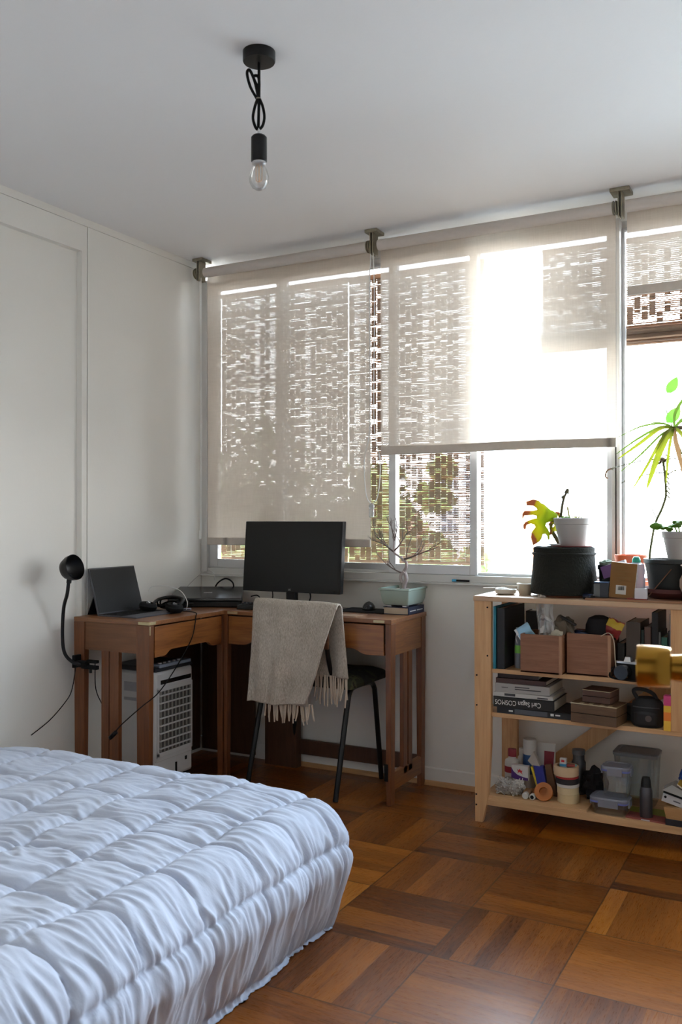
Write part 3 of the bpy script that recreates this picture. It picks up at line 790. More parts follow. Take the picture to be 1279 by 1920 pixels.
for i in range(5):
    for j in range(12):
        k.box(.098+.022*i, .116+.022*i, -.775+.0225*j, -.757+.0225*j, DT+.006, DT+.0075)
k.build('keys', M['black_matt'], tb, smooth=False)
# headphones lying on the keyboard
hp = thing('headphones', 'black headphones lying on the keyboard of the tablet', 'headphones', (.22, -.545, DT+.008))
hb = [(-.065, .02, .020), (-.075, .075, .040), (-.02, .105, .052), (.055, .085, .045), (.075, .03, .022)]
MB().tube(spline(hb, 8), [.007]*33, 10).build('headband', M['black'], hp)
for sx, yy in ((-.065, -.012), (.072, -.002)):
    e = MB().lathe([(0, 0), (.032, .0), (.038, .008), (.040, .020), (.034, .030), (.020, .033), (.016, .026), (0, .026)], n=28)
    mm = Matrix.Translation((sx, yy, .002)) @ Matrix.Rotation(R(12), 4, 'Y')
    e.v = [tuple(mm @ Vector(p)) for p in e.v]; ec = e.build('ear_cup', M['black_matt'], hp)
    MB().tube([(sx, yy, .034), (sx*1.02, yy+.02, .028)], .006, 8).build('cup_hinge', M['steel'], hp)
cb = thing('cable_bundle', 'tangled black cable heap behind the tablet keyboard', 'cable', (.20, -.425, DT))
rn = random.Random(7); pts = []
for i in range(36): pts.append((rn.uniform(-.10, .10), rn.uniform(-.03, .05), .006+.052*rn.random()*(1-abs(i-18)/30)))
MB().tube(spline(pts, 5), .0038, 6).build('cable', M['black_matt'], cb)
cable('thin white cable arching over the headphones beside the tablet', [(.120, -.51, .84), (.135, -.50, .862), (.20, -.48, .866), (.27, -.47, .845), (.305, -.47, .80), (.300, -.47, .765)], .0016, M['cord'])
cable('pale thin cable arching up against the wall behind the flat black box', [(.03, -.12, .83), (.05, -.07, .875), (.08, -.04, .905), (.115, -.02, .900), (.125, -.02, .86)], .0016, plain('grey cable', (.45, .43, .4)))
# flat black box
bx_ = thing('flatbed_scanner', 'large flat black box with a sloping glossy lid in the desk corner', 'scanner', (.255, -.275, DT), R(29))
MB().hexa([(-.165, .0, 0.002), (.165, .0, .002), (.15, .245, .002), (-.15, .245, .002)], [(-.168, 0, .028), (.168, 0, .028), (.155, .25, .062), (-.155, .25, .062)]).build('body', M['black'], bx_, bev=.004)
MB().hexa([(-.172, -.004, .030), (.172, -.004, .030), (.158, .254, .064), (-.158, .254, .064)], [(-.170, -.003, .043), (.170, -.003, .043), (.156, .252, .078), (-.156, .252, .078)]).build('lid', M['black_gloss'], bx_, bev=.003)
MB().box(-.02, .02, .11, .1125, .0585, .0600).build('lid_mark', M['steel'], bx_)
for x in (-.13, .13): MB().lathe([(0, 0), (.010, 0), (.010, .004), (0, .004)], (x, .02, -.001), 12).build('foot', M['black_matt'], bx_)
cable('thick black cable looping up behind the flat black box', [(.10, .0, .80), (.12, .012, .845), (.165, .015, .868), (.21, .012, .85), (.225, .0, .81)], .004)
cable('short black cable between the flat black box and the small black phone dock', [(.405, -.12, .80), (.43, -.11, .806), (.46, -.13, .80), (.49, -.16, .785), (.50, -.2, .772)], .003)
# usb hub with a hanging cable
hub = thing('usb_hub', 'small pale grey usb hub lying at the front of the flat black box', 'usb hub', (.262, -.435, DT), R(42))
MB().box(-.030, .030, -.010, .010, .001, .012).build('body', plain('hub shell', (.45, .47, .55), .3, .5), hub, bev=.002)
MB().box(-.02, .026, -.0105, -.0095, .004, .008).build('port_strip', M['black'], hub)
cable('black cable hanging over the desk edge with an inline switch at its end', [(.235, -.46, .760), (.30, -.49, .760), (.395, -.53, .762), (.413, -.55, .745), (.415, -.58, .66), (.418, -.68, .56), (.421, -.80, .47), (.39, -.87, .42), (.32, -.895, .355), (.285, -.90, .32)], .0022)
sw = thing('inline_switch', 'small black inline switch dangling in front of the desk slats', 'switch', (.272, -.90, .302), 0)
mm = MB().bar((.016, 0, .015), (-.020, 0, -.016), .013, .016).build('body', M['black'], sw, bev=.004)
MB().bar((.004, -.008, .004), (-.006, -.008, -.005), .006, .004).build('rocker', M['black_matt'], sw)
# phone dock
pd = thing('desk_phone', 'small black handset base lying left of the blanket on the desk', 'phone', (.475, -.235, DT), R(8))
MB().hexa([(-.050, -.035, 0), (.050, -.035, 0), (.050, .035, 0), (-.050, .035, 0)], [(-.044, -.031, .020), (.046, -.031, .020), (.046, .031, .028), (-.040, .031, .028)]).build('body', M['black'], pd, bev=.004)
k = MB()
for i in range(4):
    for j in range(2): k.box(-.03+.018*i, -.018+.018*i, -.018+.02*j, -.006+.02*j, .022+.003*j, .027+.003*j)
k.build('buttons', plain('dark buttons', (.06, .06, .07), .4), pd, bev=.001)
# monitor
mo = thing('monitor', 'black flat computer monitor switched off in front of the left window', 'monitor', (.645, -.135, DT), 0)
X0, X1 = .386, .902
f = W(mo).hexa([(X0, -.160, .831), (X1-.002, -.160, .831), (X1-.002, -.128, .831), (X0, -.128, .831)], [(X0, -.133, 1.152), (X1, -.133, 1.152), (X1, -.101, 1.152), (X0, -.101, 1.152)]).build('housing', M['black'], mo, bev=.003)
def mp(x, z, e=0): t = (z-.831)/.321; return (x, -.160+.027*t-e, z)
s = W(mo); a_ = [mp(X0+.012, .856, .0006), mp(X1-.013, .856, .0006), mp(X1-.013, 1.139, .0006), mp(X0+.012, 1.139, .0006)]
b_ = [(p[0], p[1]+.0012, p[2]) for p in a_]
s.add(a_+b_, [(0, 1, 2, 3), (7, 6, 5, 4), (0, 4, 5, 1), (1, 5, 6, 2), (2, 6, 7, 3), (3, 7, 4, 0)]).build('screen', M['screen'], mo, smooth=False)
tilt = math.atan2(.027, .321)
text('logo', 'LG', .011, plain('logo grey', (.42, .42, .42), .5), mo, Vector((.641, -.1602, .843))-mo.location, (R(90)-tilt, 0, 0))
W(mo).cyl((.874, -.1600, .845), (.874, -.1615, .845), .003, 12).build('power_button', M['black_gloss'], mo)
W(mo).box(.610, .655, -.140, -.105, DT+.012, .90).build('stand_neck', M['black'], mo, bev=.004)
W(mo).lathe([(0, 0), (.105, 0), (.108, .006), (.085, .013), (0, .015)], (.635, -.125, DT), 40, .75).build('stand_base', M['black'], mo)
cable('short black cable hanging down behind the monitor stand', [(.70, -.09, .85), (.705, -.08, .81), (.69, -.07, .77), (.70, -.06, .757)], .003)
cable('thin black cable hanging under the left of the monitor', [(.50, -.09, .85), (.495, -.07, .80), (.47, -.06, .775), (.44, -.07, .757)], .0025)
# under the bonsai: pad, mouse, cards
mpad = tag(MB().box(-.12, .12, -.085, .085, 0, .004).build('mouse_pad', M['black_matt'], None, bev=.001), 'black mouse pad under the mouse on the desk', 'mouse pad', loc=(.985, -.060, DT))
ms = thing('mouse', 'black computer mouse on the mouse pad left of the bonsai', 'mouse', (.985, -.045, DT+.004), R(25))
MB().ball((0, 0, .0), (.030, .047, .036), 24, 14).build('shell', M['black_gloss'], ms)
o_ = ms.children[0]
for v_ in o_.data.vertices: v_.co.z = max(v_.co.z, 0)
MB().cyl((-.004, .024, .0285), (.004, .024, .0285), .007, 12).build('scroll_wheel', M['black_matt'], ms)
tag(MB().box(-.115, .115, -.05, .05, 0, .003).build('envelope', plain('brown paper', (.38, .24, .15), .8), None), 'thin brown paper folder lying at the front edge of the desk', 'folder', loc=(.945, -.255, DT), rz=R(-3))
tag(MB().box(-.09, .09, -.05, .05, 0, .003).build('notebook', plain('white paper', (.55, .54, .52), .8), None), 'thin pale notebook lying behind the blanket beside the mouse pad', 'notebook', loc=(.775, -.15, DT), rz=R(5))
# book under the bonsai
bk = thing('book', 'thick book with cream pages and dark blue cover under the bonsai pot', 'book', (1.158, -.055, DT))
MB().box(-.054, .058, -.082, .080, .003, .029).build('pages', plain('page edges', (.52, .44, .34), .85), bk)
MB().box(-.058, .062, -.085, .083, 0, .003).box(-.058, .062, -.085, .083, .029, .032).box(.058, .062, -.085, .083, 0, .032).build('cover', plain('dark blue cover', (.03, .04, .09), .5), bk, bev=.0008)
MB().box(.0618, .0624, -.070, -.008, .013, .017).box(.0618, .0624, .004, .066, .013, .017).build('spine_print', M['white_pl'], bk)
# bonsai
bp_ = thing('bonsai_pot', 'bare miniature tree in a pale green rectangular glazed pot on a book', 'bonsai', (1.157, -.050, DT+.032))
hw_, hl_ = .073, .108
def loop(k, z): 
    o = []
    for (sx, sy) in ((-1, -1), (1, -1), (1, 1), (-1, 1)):
        for a in range(5):
            an = {(-1, -1): PI, (1, -1): 1.5*PI, (1, 1): 0, (-1, 1): .5*PI}[(sx, sy)]+a*PI/8
            o.append((sx*(hw_*k-.006)+.006*math.cos(an), sy*(hl_*k-.006)+.006*math.sin(an), z))
    return o
L = [loop(.70, .006), loop(.78, .009), loop(.87, .030), loop(.915, .062), loop(.925, .070), loop(1.0, .072), loop(1.0, .080), loop(.90, .080), loop(.86, .064)]
pm = MB(); vs = sum(L, []); n = 20
pm.add(vs, [(i*n+k, i*n+(k+1) % n, (i+1)*n+(k+1) % n, (i+1)*n+k) for i in range(len(L)-1) for k in range(n)]+[tuple(range(n-1, -1, -1))])
pm.build('pot', plain('celadon glaze', (.36, .46, .41), .22, 0, .12, 12), bp_)
MB().box(-hw_*.86, hw_*.86, -hl_*.86, hl_*.86, .05, .066).build('soil', plain('dark soil', (.035, .028, .022), .95, 0, .3, 60, .6, 60), bp_)
for (sx, sy) in ((-1, -1), (1, -1), (1, 1), (-1, 1)): MB().box(sx*.036-.01, sx*.036+.01, sy*.060-.012, sy*.060+.012, 0, .008).build('foot', M['steel'], bp_)
barkm = plain('grey bark', (.44, .37, .36), .8, 0, .25, 60, .5, 90)
tp = Vector((1.190, -.12, 0))
def T(x, z, dy=0): return (x-.014-1.157, -.085+dy+.050, z-.787)
tk = MB()
tk.tube(spline([T(1.186, .852), T(1.190, .880), T(1.199, .905), T(1.190, .925, .01), T(1.186, .938, .005), T(1.201, .955, -.005), T(1.199, .975, 0), T(1.186, .985, .005), T(1.161, 1.004), T(1.140, 1.020), T(1.141, 1.056), T(1.143, 1.09), T(1.147, 1.12)], 6),
        [.0098-.0001*i for i in range(40)]+[.0058-.00014*i for i in range(33)], 10)
tk.tube(spline([T(1.182, .885), T(1.172, .905), T(1.176, .925), T(1.19, .935)], 5), .0075, 8)
tk.tube(spline([T(1.186, .985), T(1.175, .99, .01), T(1.170, 1.003, .01)], 5), .006, 8)
for dx, dy in ((-.02, -.01), (.02, -.012), (.012, .015)): tk.ball((T(1.186, .856)[0]+dx, T(1.186, .856)[1]+dy, .069), (.012, .010, .009), 10, 8, .3, 2)
tk.build('trunk', barkm, bp_)
rb = random.Random(21); br = MB()
def branch(p, d, L, r, dep):
    pts = [Vector(p)]; dd = Vector(d).normalized(); ns = 5
    for i in range(ns):
        dd = (dd+Vector((rb.uniform(-.45, .45), rb.uniform(-.35, .35), rb.uniform(-.30, .42)))*.55).normalized()
        pts.append(pts[-1]+dd*L/ns)
    br.tube(pts, [r*1.25*(1-.12*i) for i in range(len(pts))], 5)
    if dep > 0:
        for i in range(2, len(pts)):
            for _ in range(1 if dep > 1 else rb.randint(0, 2)):
                e = (dd+Vector((rb.uniform(-1, 1), rb.uniform(-.8, .8), rb.uniform(-.2, 1)))).normalized()
                branch(pts[i], e, L*rb.uniform(.40, .62), r*.55, dep-1)
def TD(a, b, c=0): return Vector(T(b[0], b[1], c))-Vector(T(a[0], a[1]))
for st, en, r, dy in [((1.141, 1.02), (1.052, 1.078), .0036, -.01), ((1.186, .928), (1.093, .952), .0030, .0), ((1.190, .99), (1.295, 1.02), .0036, .015),
                  ((1.141, 1.025), (1.22, 1.085), .0030, .03), ((1.145, 1.08), (1.125, 1.14), .0026, 0), ((1.142, 1.02), (1.075, 1.045), .0024, .03), ((1.20, .998), (1.235, 1.085), .0020, -.02),
                  ((1.143, 1.07), (1.17, 1.12), .0022, -.02), ((1.141, 1.05), (1.115, 1.10), .002, .02), ((1.25, 1.01), (1.27, 1.08), .0016, .01)]:
    dv = TD(st, en, dy); branch(T(*st), dv, dv.length*1.02, r, 2 if r > .0021 else 1)
br.build('branches', plain('dark twigs', (.16, .12, .11), .8), bp_)
# pencil on the sill
pn = thing('pen', 'short blue capped pen lying on the window sill above the desk', 'pen', (1.40, WY-.012, SILL-.006+.008), 0)
MB().cyl((-.03, 0, 0), (.03, 0, 0), .0045, 10).build('barrel', M['black_matt'], pn)
MB().cyl((-.048, 0, 0), (-.028, 0, 0), .0055, 10).build('cap', plain('blue cap', (.05, .35, .6), .4), pn)

# ================================================================ air cooler under the desk
ac = thing('air_cooler', 'white air cooler with a slatted grille under the near arm of the desk', 'air cooler', (.130, -.480, 0), 0)
wp = M['white_pl']
MB().box(-.122, .118, -.135, .125, .03, .505).build('body', wp, ac, bev=.014)
MB().hexa([(-.124, -.137, .505), (.120, -.137, .505), (.120, .127, .505), (-.124, .127, .505)], [(-.118, -.130, .528), (.110, -.130, .522), (.110, .122, .522), (-.118, .122, .528)]).build('top_cover', plain('dark top', (.05, .05, .06), .4), ac, bev=.004)
MB().box(.060, .112, -.10, .12, .515, .532).build('control_panel', plain('panel grey', (.34, .40, .50), .3), ac, bev=.003)
for i in range(5): MB().cyl((.088, -.07+.032*i, .530), (.088, -.07+.032*i, .537), .009 if i in (0, 4) else .006, 14).build('control_knob', plain('knob pale', (.5, .5, .54), .35), ac)
MB().box(.1175, .1205, -.100, .108, .448, .466).build('display_slot', M['black_gloss'], ac)
MB().box(.117, .1185, -.112, .110, .155, .418).build('grille_recess', plain('grille dark', (.10, .095, .09), .6), ac)
g = MB()
for i in range(8): g.box(.118, .1265, -.112, .110, .170+.0325*i, .1755+.0325*i)
g.build('grille_louvres', wp, ac, bev=.0008)
g = MB()
for i in range(9): g.box(.118, .1215, -.105+.0255*i, -.097+.0255*i, .155, .418)
g.build('grille_bars', plain('grille bars', (.36, .35, .33), .5), ac)
MB().box(.116, .1215, -.125, -.111, .14, .43).box(.116, .1215, .109, .118, .14, .43).box(.116, .1215, -.125, .118, .418, .436).box(.116, .1215, -.125, .118, .135, .155).build('grille_frame', wp, ac, bev=.001)
MB().box(-.115, .1195, -.130, .118, .118, .121).build('tank_seam', M['alu_white'], ac)
MB().box(.1175, .1205, .000, .010, .045, .092).build('water_gauge', M['black'], ac)
MB().box(.1175, .1205, .068, .080, .088, .104).build('badge', M['black'], ac)
MB().box(-.055, .105, -.1375, -.134, .415, .455).box(-.055, .105, -.1375, -.134, .375, .388).build('side_grip', plain('grip grey', (.42, .42, .46), .5), ac, bev=.001)  # plain grey strips on the cooler's side
for x in (-.1, .1):
    for y in (-.11, .10): MB().cyl((x, y-.008, .015), (x, y+.008, .015), .015, 14).build('caster', M['black'], ac)

# ================================================================ pine shelf unit
SX0, SX1, SF, SB = 1.583, 3.02, -.335, -.012
Z1, Z2, Z3, ZT_ = .591, .424, .095, .868
sh = thing('shelf_unit', 'open pine shelf unit with diagonal back brace under the right window', 'shelf unit', (2.30, -.17, 0))
W(sh).box(SX0-.002, SX1+.004, SF-.006, SB, .849, ZT_).build('top_board', wood('pine top', (.44, .27, .16), (.62, .43, .27), 'x', .9, .35), sh, bev=.0015, smooth=False)
# front posts: first one tapers to a foot
W(sh).prism([(SX0, .849), (SX0+.001, .30), (SX0+.003, 0), (SX0+.032, 0), (SX0+.055, .10), (SX0+.066, .30), (SX0+.067, .849)][::-1], SF, SF+.022, 'y').build('post', M['pine_z'], sh, bev=.001, smooth=False)
W(sh).box(2.302, 2.345, SF+.004, SF+.024, Z2, .849).build('post', M['pine_z'], sh, bev=.001, smooth=False)
W(sh).box(SX1-.067, SX1, SF, SF+.022, .0, .849).build('post', M['pine_z'], sh, bev=.001, smooth=False)
for x in (SX0+.010, SX1-.067):
    W(sh).box(x, x+.067, SB-.020, SB, 0, .849).build('post', M['pine_z'], sh, bev=.001, smooth=False)
for z, th in ((Z1, .016), (Z2, .017), (Z3, .027)):
    W(sh).box(SX0+.02, SX1-.02, SF+.010 if z != Z3 else SF+.004, SB-.02, z-th, z).build('shelf', M['pine'], sh, bev=.001, smooth=False)
W(sh).box(SX0+.028, 2.01, SF+.006, SB-.06, Z3, Z3+.010).build('liner_board', M['pine'], sh, bev=.001, smooth=False)
W(sh).bar((1.66, SB+.008, .055), (2.64, SB+.008, .845), .010, .060, up=(0, 0, 1)).build('brace', M['pine_z'], sh, bev=.001, smooth=False)
for (x, z) in ((SX0+.053, .825), (SX0+.053, .640), (SX0+.010, .563), (SX0+.010, .448), (SX0+.008, .105), (SX0+.008, .065)):
    W(sh).cyl((x, SF-.0012, z), (x, SF+.004, z), .0035, 10).build('screw', M['black_matt'], sh)

def P(n, c, r=.5, m=0): return plain(n, c, r, m)
def bx3(t, name, b, m, bev=.001): return MB().box(*b).build(name, m, t, bev=bev)
def book(label, loc, th, d, h, cover, pages=(.62, .57, .48), lay=False, group=None, rz=0, title=None, tcol=(.8, .8, .78), flip=False, tsz=None, w_=None, al='CENTER', rx=0, tx=None):
    """upright: spine faces -y, thickness along x, depth along y, height along z. lying: spine faces -y, width w_ along x, thickness along z"""
    t = thing('book', label, 'book', loc, rz, group)
    cm_ = P('cover '+label[:24], cover, .55); pm_ = P('book pages', pages, .9)
    if not lay:
        MB().box(-th/2+.002, th/2-.002, .004, d-.003, .003, h-.003).build('pages', pm_, t)
        MB().box(-th/2, -th/2+.002, 0, d, 0, h).box(th/2-.002, th/2, 0, d, 0, h).box(-th/2, th/2, 0, .003, 0, h).build('cover', cm_, t, bev=.0006)
        if title: text('title', title, tsz or th*.55, P('title ink', tcol), t, (0, -.0006, h*.5), (R(90), R(90), 0))
    else:
        MB().box(-w_/2+.003, w_/2-.003, .003, d-.003, .002, th-.002).build('pages', pm_, t)
        MB().box(-w_/2, w_/2, 0, d, 0, .002).box(-w_/2, w_/2, 0, d, th-.002, th).box(-w_/2, w_/2, 0, .003, 0, th).build('cover', cm_, t, bev=.0006)
        if title:
            text('title', title, tsz or th*.6, P('title ink', tcol), t, (tx or 0, -.0006, th*.5), (R(90), R(180) if flip else 0, 0), align='LEFT' if tx else 'CENTER', sx=.80)
    t.rotation_euler.x = rx
    return t
def bottle(name, label, cat, loc, r, h, m, capm, caph=.02, capr=None, neck=.6, band=None, bandm=None, sy=1, group=None):
    t = thing(name, label, cat, loc, 0, group); hb = h-caph
    MB().lathe([(0, 0), (r*.94, 0), (r, .004), (r, hb*.80), (r*.92, hb*.88), (r*neck, hb*.95), (r*neck, hb), (0, hb)], n=24, sy=sy).build('body', m, t)
    cr = capr or r*neck*1.15
    MB().lathe([(0, hb), (cr, hb), (cr, h-.002), (cr*.92, h), (0, h)], n=20, sy=sy).build('cap', capm, t)
    if band: MB().lathe([(r*1.01, band[0]), (r*1.02, band[0]), (r*1.02, band[1]), (r*1.01, band[1])], n=24, sy=sy).build('label', bandm, t)
    return t
white = P('bottle white', (.62, .60, .57), .45); dark = M['black_matt']

# ---- upper shelf -------------------------------------------------
zz = Z1
book('thin teal folder standing against the left post of the shelf unit', (1.661, -.325, zz), .010, .27, .238, (.015, .22, .30))
book('black ring binder standing right beside the teal folder', (1.684, -.320, zz), .030, .26, .232, (.020, .022, .028))
book('dark brown album standing behind the black binder', (1.745, -.115, zz), .05, .085, .205, (.05, .035, .025))
bottle('bottle', 'tall grey bottle with a bright green label band left of the wooden boxes', 'bottle', (1.738, -.262, zz), .016, .155, P('grey bottle', (.20, .22, .25), .35), P('grey bottle cap', (.24, .25, .28), .4), .03, .012, .75, (.058, .088), P('green label', (.22, .62, .10), .5))
bo = thing('box', 'small grey carton standing behind the green labelled bottle', 'box', (1.722, -.215, zz)); bx3(bo, 'carton', (-.014, .014, -.01, .02, 0, .075), P('grey carton', (.22, .22, .23), .6)); bx3(bo, 'label', (-.011, .011, -.0106, -.0099, .01, .06), P('pale label', (.4, .4, .4), .6))
def wbox(label, x0, x1, y0, y1, z0, z1):
    t = thing('wooden_box', label, 'box', ((x0+x1)/2, (y0+y1)/2, z0), 0, 'open topped wooden boxes'); hw = (x1-x0)/2; hd = (y1-y0)/2; h = z1-z0; k = .007
    MB().box(-hw, hw, -hd, hd, 0, .006).build('bottom', M['boxwood'], t)
    MB().box(-hw, hw, -hd, -hd+k, .0, h).build('front_panel', M['boxwood'], t, bev=.0008, smooth=False)
    MB().box(-hw, hw, hd-k, hd, .0, h).build('back_panel', M['boxwood'], t, bev=.0008, smooth=False)
    for s in (-1, 1): MB().box(min(s*hw, s*(hw-k)), max(s*hw, s*(hw-k)), -hd+k, hd-k, .0, h).build('side_panel', M['boxwood'], t, smooth=False)
    MB().box(hw-.010, hw+.001, -hd-.001, -hd+.010, .0, h).build('corner_strip', wood('corner strip', (.30, .15, .08), (.45, .24, .13), 'z', 2), t)
wbox('open wooden box holding a face mask and plastic bags, the left one', 1.770, 1.925, -.350, -.19, Z1+.0005, Z1+.143)
wbox('open wooden box holding a black cap, the right one', 1.936, 2.094, -.318, -.16, Z1+.0005, Z1+.152)
# in the left box
mk_ = thing('face_mask', 'pale blue pleated face mask sticking out of the left wooden box', 'face mask', (1.800, -.312, Z1+.110)); 
def mkf(u, v): return (-.028+.056*u, .004*math.sin(v*PI*5)+.006*math.sin(u*PI), -.035+.105*v)
o = MB().grid(mkf, 10, 30).build('mask', P('mask blue', (.35, .58, .75), .8), mk_, solid=.0016); o.rotation_euler = (0, R(-34), 0)
o2 = MB().box(-.032, -.024, -.002, .002, -.03, .07).build('edge_fold', P('mask white', (.72, .75, .78), .8), mk_); o2.rotation_euler = (0, R(-34), 0)
MB().tube(spline([(-.05, 0, .035), (-.060, .003, .015), (-.055, .004, -.01)], 6), .0012, 5).build('ear_loop', M['cord'], mk_)
pb = thing('plastic_bag', 'clear plastic bag with a white printed label standing in the left wooden box', 'bag', (1.853, -.300, Z1+.075))
def bagf(u, v):
    x = -.035+.07*u; w_ = 1-.15*v
    return (x*w_+.006*math.sin(v*6)-.02*v*0, .010*noise.noise(Vector((u*4, v*4, 3)))+(.012*math.sin(u*PI)), .215*v-.035*u*u*v+.008*noise.noise(Vector((u*6, v*2, 8))))
bagm = thin_glass('clear bag', (.80, .80, .80), .5, .30, (.52, .50, .48))
MB().grid(bagf, 24, 34).build('front_sheet', bagm, pb)
MB().grid(lambda u, v: (bagf(u, v)[0], .012-bagf(u, v)[1]*1.2, bagf(u, v)[2]), 24, 34).build('back_sheet', bagm, pb)
lb = MB().grid(lambda u, v: (bagf(.08+.86*u, .33+.30*v)[0], bagf(.08+.86*u, .33+.30*v)[1]-.0015, bagf(.08+.86*u, .33+.30*v)[2]), 10, 10).build('bag_label', P('label paper', (.60, .57, .56), .7), pb)
MB().grid(lambda u, v: (bagf(.12+.76*u, .54+.035*v)[0], bagf(.12+.76*u, .54+.035*v)[1]-.0022, bagf(.12+.76*u, .54+.035*v)[2]), 10, 3).build('print_line', P('label print', (.12, .12, .18), .7), lb)
po_ = thing('pouch', 'crumpled brown pouch with a black zip edge leaning out of the left wooden box', 'pouch', (1.908, -.268, Z1+.125))
MB().ball((0, 0, .032), (.042, .028, .046), 28, 18, .55, 4).build('body', P('brown pouch', (.16, .125, .09), .8), po_)
MB().bar((-.004, -.010, .083), (.052, -.006, .052), .014, .010).build('zip_edge', P('zip black', (.035, .03, .03), .6), po_, bev=.003)
cw = thing('paper_wad', 'cream paper wad at the right front corner of the left wooden box', 'paper', (1.898, -.318, Z1+.118)); MB().ball((0, 0, .018), (.026, .018, .022), 18, 12, .7, 9).build('wad', P('cream paper', (.50, .46, .36), .8), cw)
# in the right box
cp = thing('cap', 'black cap heaped on top of the right wooden box', 'cap', (2.035, -.225, Z1+.118))
MB().lathe([(.050, 0), (.053, .02), (.050, .06), (.040, .085), (.018, .095), (0, .097)], n=30, sy=.9).build('crown', P('black cloth', (.02, .018, .024), .95), cp)
MB().lathe([(.0, .012), (.085, .012), (.088, .016), (.085, .020), (0, .022)], (-.018, -.02, 0), 30, .7).build('brim', P('black cloth', (.02, .018, .024), .95), cp)
rb_ = thing('snack_bag', 'red and yellow packet beside the black cap on the right wooden box', 'packet', (2.078, -.258, Z1+.138))
def snk(u, v): 
    x = -.030+.06*u; return (x, -.014*math.sin(PI*u)*math.sin(PI*v), .07*v+.3*x*0+.006*noise.noise(Vector((u*6, v*6, 1))))
MB().grid(snk, 14, 14).build('front', P('packet red', (.32, .03, .03), .4), rb_)
MB().grid(lambda u, v: (snk(u, v)[0], -snk(u, v)[1], snk(u, v)[2]), 14, 14).build('back', P('packet red', (.32, .03, .03), .4), rb_)
MB().grid(lambda u, v: (snk(u, .55+.4*v)[0], snk(u, .55+.4*v)[1]-.0012, snk(u, .55+.4*v)[2]), 14, 5).build('band', P('packet yellow', (.62, .42, .04), .4), rb_)
rb_.rotation_euler = (0, R(24), 0)
bw = thing('sunglasses_case', 'shiny dark blue case lying in the left part of the right wooden box', 'case', (1.968, -.255, Z1+.130)); MB().ball((0, 0, .012), (.038, .022, .016), 20, 10, .2, 3).build('case', P('dark blue shiny', (.03, .05, .12), .2), bw)
cable('cream cord falling from the right wooden box to the camera', [(2.060, -.318, Z1+.148), (2.090, -.328, Z1+.162), (2.108, -.330, Z1+.135), (2.113, -.328, Z1+.06), (2.122, -.325, Z1+.012), (2.150, -.325, Z1+.004)], .0018, P('cream cord', (.50, .42, .32), .6))
# black bag and books
book('black notebook standing between the right wooden box and the thick album', (2.117, -.25, zz), .024, .17, .118, (.03, .03, .03))
book('thick grey brown album with pale page tops, widest on the upper shelf', (2.160, -.245, zz), .050, .19, .196, (.10, .075, .06), (.70, .69, .66))
book('narrow dark green book right of the thick album', (2.192, -.240, zz), .010, .18, .170, (.02, .05, .045))
book('brown book with a pale top right of the narrow green book', (2.210, -.245, zz), .022, .17, .182, (.13, .065, .045), (.6, .58, .55))
book('tall black book standing between the brown book and the grey booklet', (2.235, -.240, zz), .022, .19, .235, (.018, .016, .02))
book('small grey speckled booklet next to the tall black book', (2.251, -.240, zz), .008, .15, .165, (.12, .12, .11))
book('short green book with a dark top band', (2.268, -.245, zz), .020, .15, .148, (.045, .18, .13), title=None)
book('thin dark book between the green book and the grey file', (2.2845, -.240, zz), .010, .15, .170, (.02, .025, .03))
book('tall grey file box beside the middle post', (2.3025, -.290, zz), .020, .24, .236, (.30, .30, .31))
book('dark wine book standing right of the middle post', (2.372, -.250, zz), .040, .19, .200, (.05, .02, .02))
# camera
ca = thing('camera', 'black and silver film camera standing at the front of the upper shelf', 'camera', (2.158, -.322, zz), R(-14))
MB().box(-.045, .045, -.012, .018, 0, .060).build('body', M['black_matt'], ca, bev=.004)
MB().box(-.044, .044, -.0115, .0175, .052, .066).build('top_plate', M['steel'], ca, bev=.003)
MB().hexa([(-.014, -.014, .062), (.014, -.014, .062), (.014, .012, .062), (-.014, .012, .062)], [(-.009, -.010, .082), (.009, -.010, .082), (.009, .008, .082), (-.009, .008, .082)]).build('prism_housing', M['steel'], ca, bev=.002)
MB().cyl((-.005, -.012, .030), (-.005, -.050, .030), .024, 28).cyl((-.005, -.048, .030), (-.005, -.054, .030), .026, 28).build('lens', M['black_gloss'], ca, bev=.001)
MB().cyl((.032, 0, .066), (.032, 0, .073), .008, 16).build('shutter_dial', M['steel'], ca)
MB().tube(spline([(-.044, 0, .05), (-.065, -.01, .02), (-.055, -.025, .005), (-.01, -.035, .003), (.05, -.02, .003), (.062, -.01, .02), (.046, 0, .05)], 6), .0035, 6).build('strap', M['black_matt'], ca)

# ---- middle shelf -------------------------------------------------
zz = Z2
G = 'books lying in the stack on the middle shelf'
def sp_(xa, xb, za, zb_): MB().box(xa, xb, -.0008, 0, za, zb_).build('spine_print', P('print dark', (.06, .06, .07), .7), [o for o in COL.objects if o.name.startswith('book') and o.get('category')][-1])
book('large black book at the bottom of the stack', (1.815, -.325, zz), .024, .20, .0, (.025, .028, .035), lay=True, w_=.29, group=G)
k_ = MB().box(-.075, .05, -.0008, 0, .003, .021).build('spine_panel', P('panel slate', (.10, .11, .13), .5), bpy.data.objects[[o.name for o in bpy.data.objects if o.get('label','').startswith('large black book')][0]])
MB().box(.062, .074, -.0008, 0, .008, .017).box(.080, .098, -.0008, 0, .010, .015).box(-.098, -.082, -.0008, 0, .009, .015).build('spine_print', M['white_pl'], k_.parent)
z = zz+.024
book('black book with an upside down white title in the middle of the stack', (1.775, -.3305, z), .040, .19, .0, (.022, .020, .018), lay=True, w_=.235, group=G, title='Carl Sagan COSMOS', flip=True, tsz=.026, tx=.068)
z += .040
book('slim white book with a dark line of print in the stack', (1.772, -.325, z), .016, .18, .0, (.50, .49, .47), lay=True, w_=.228, group=G)
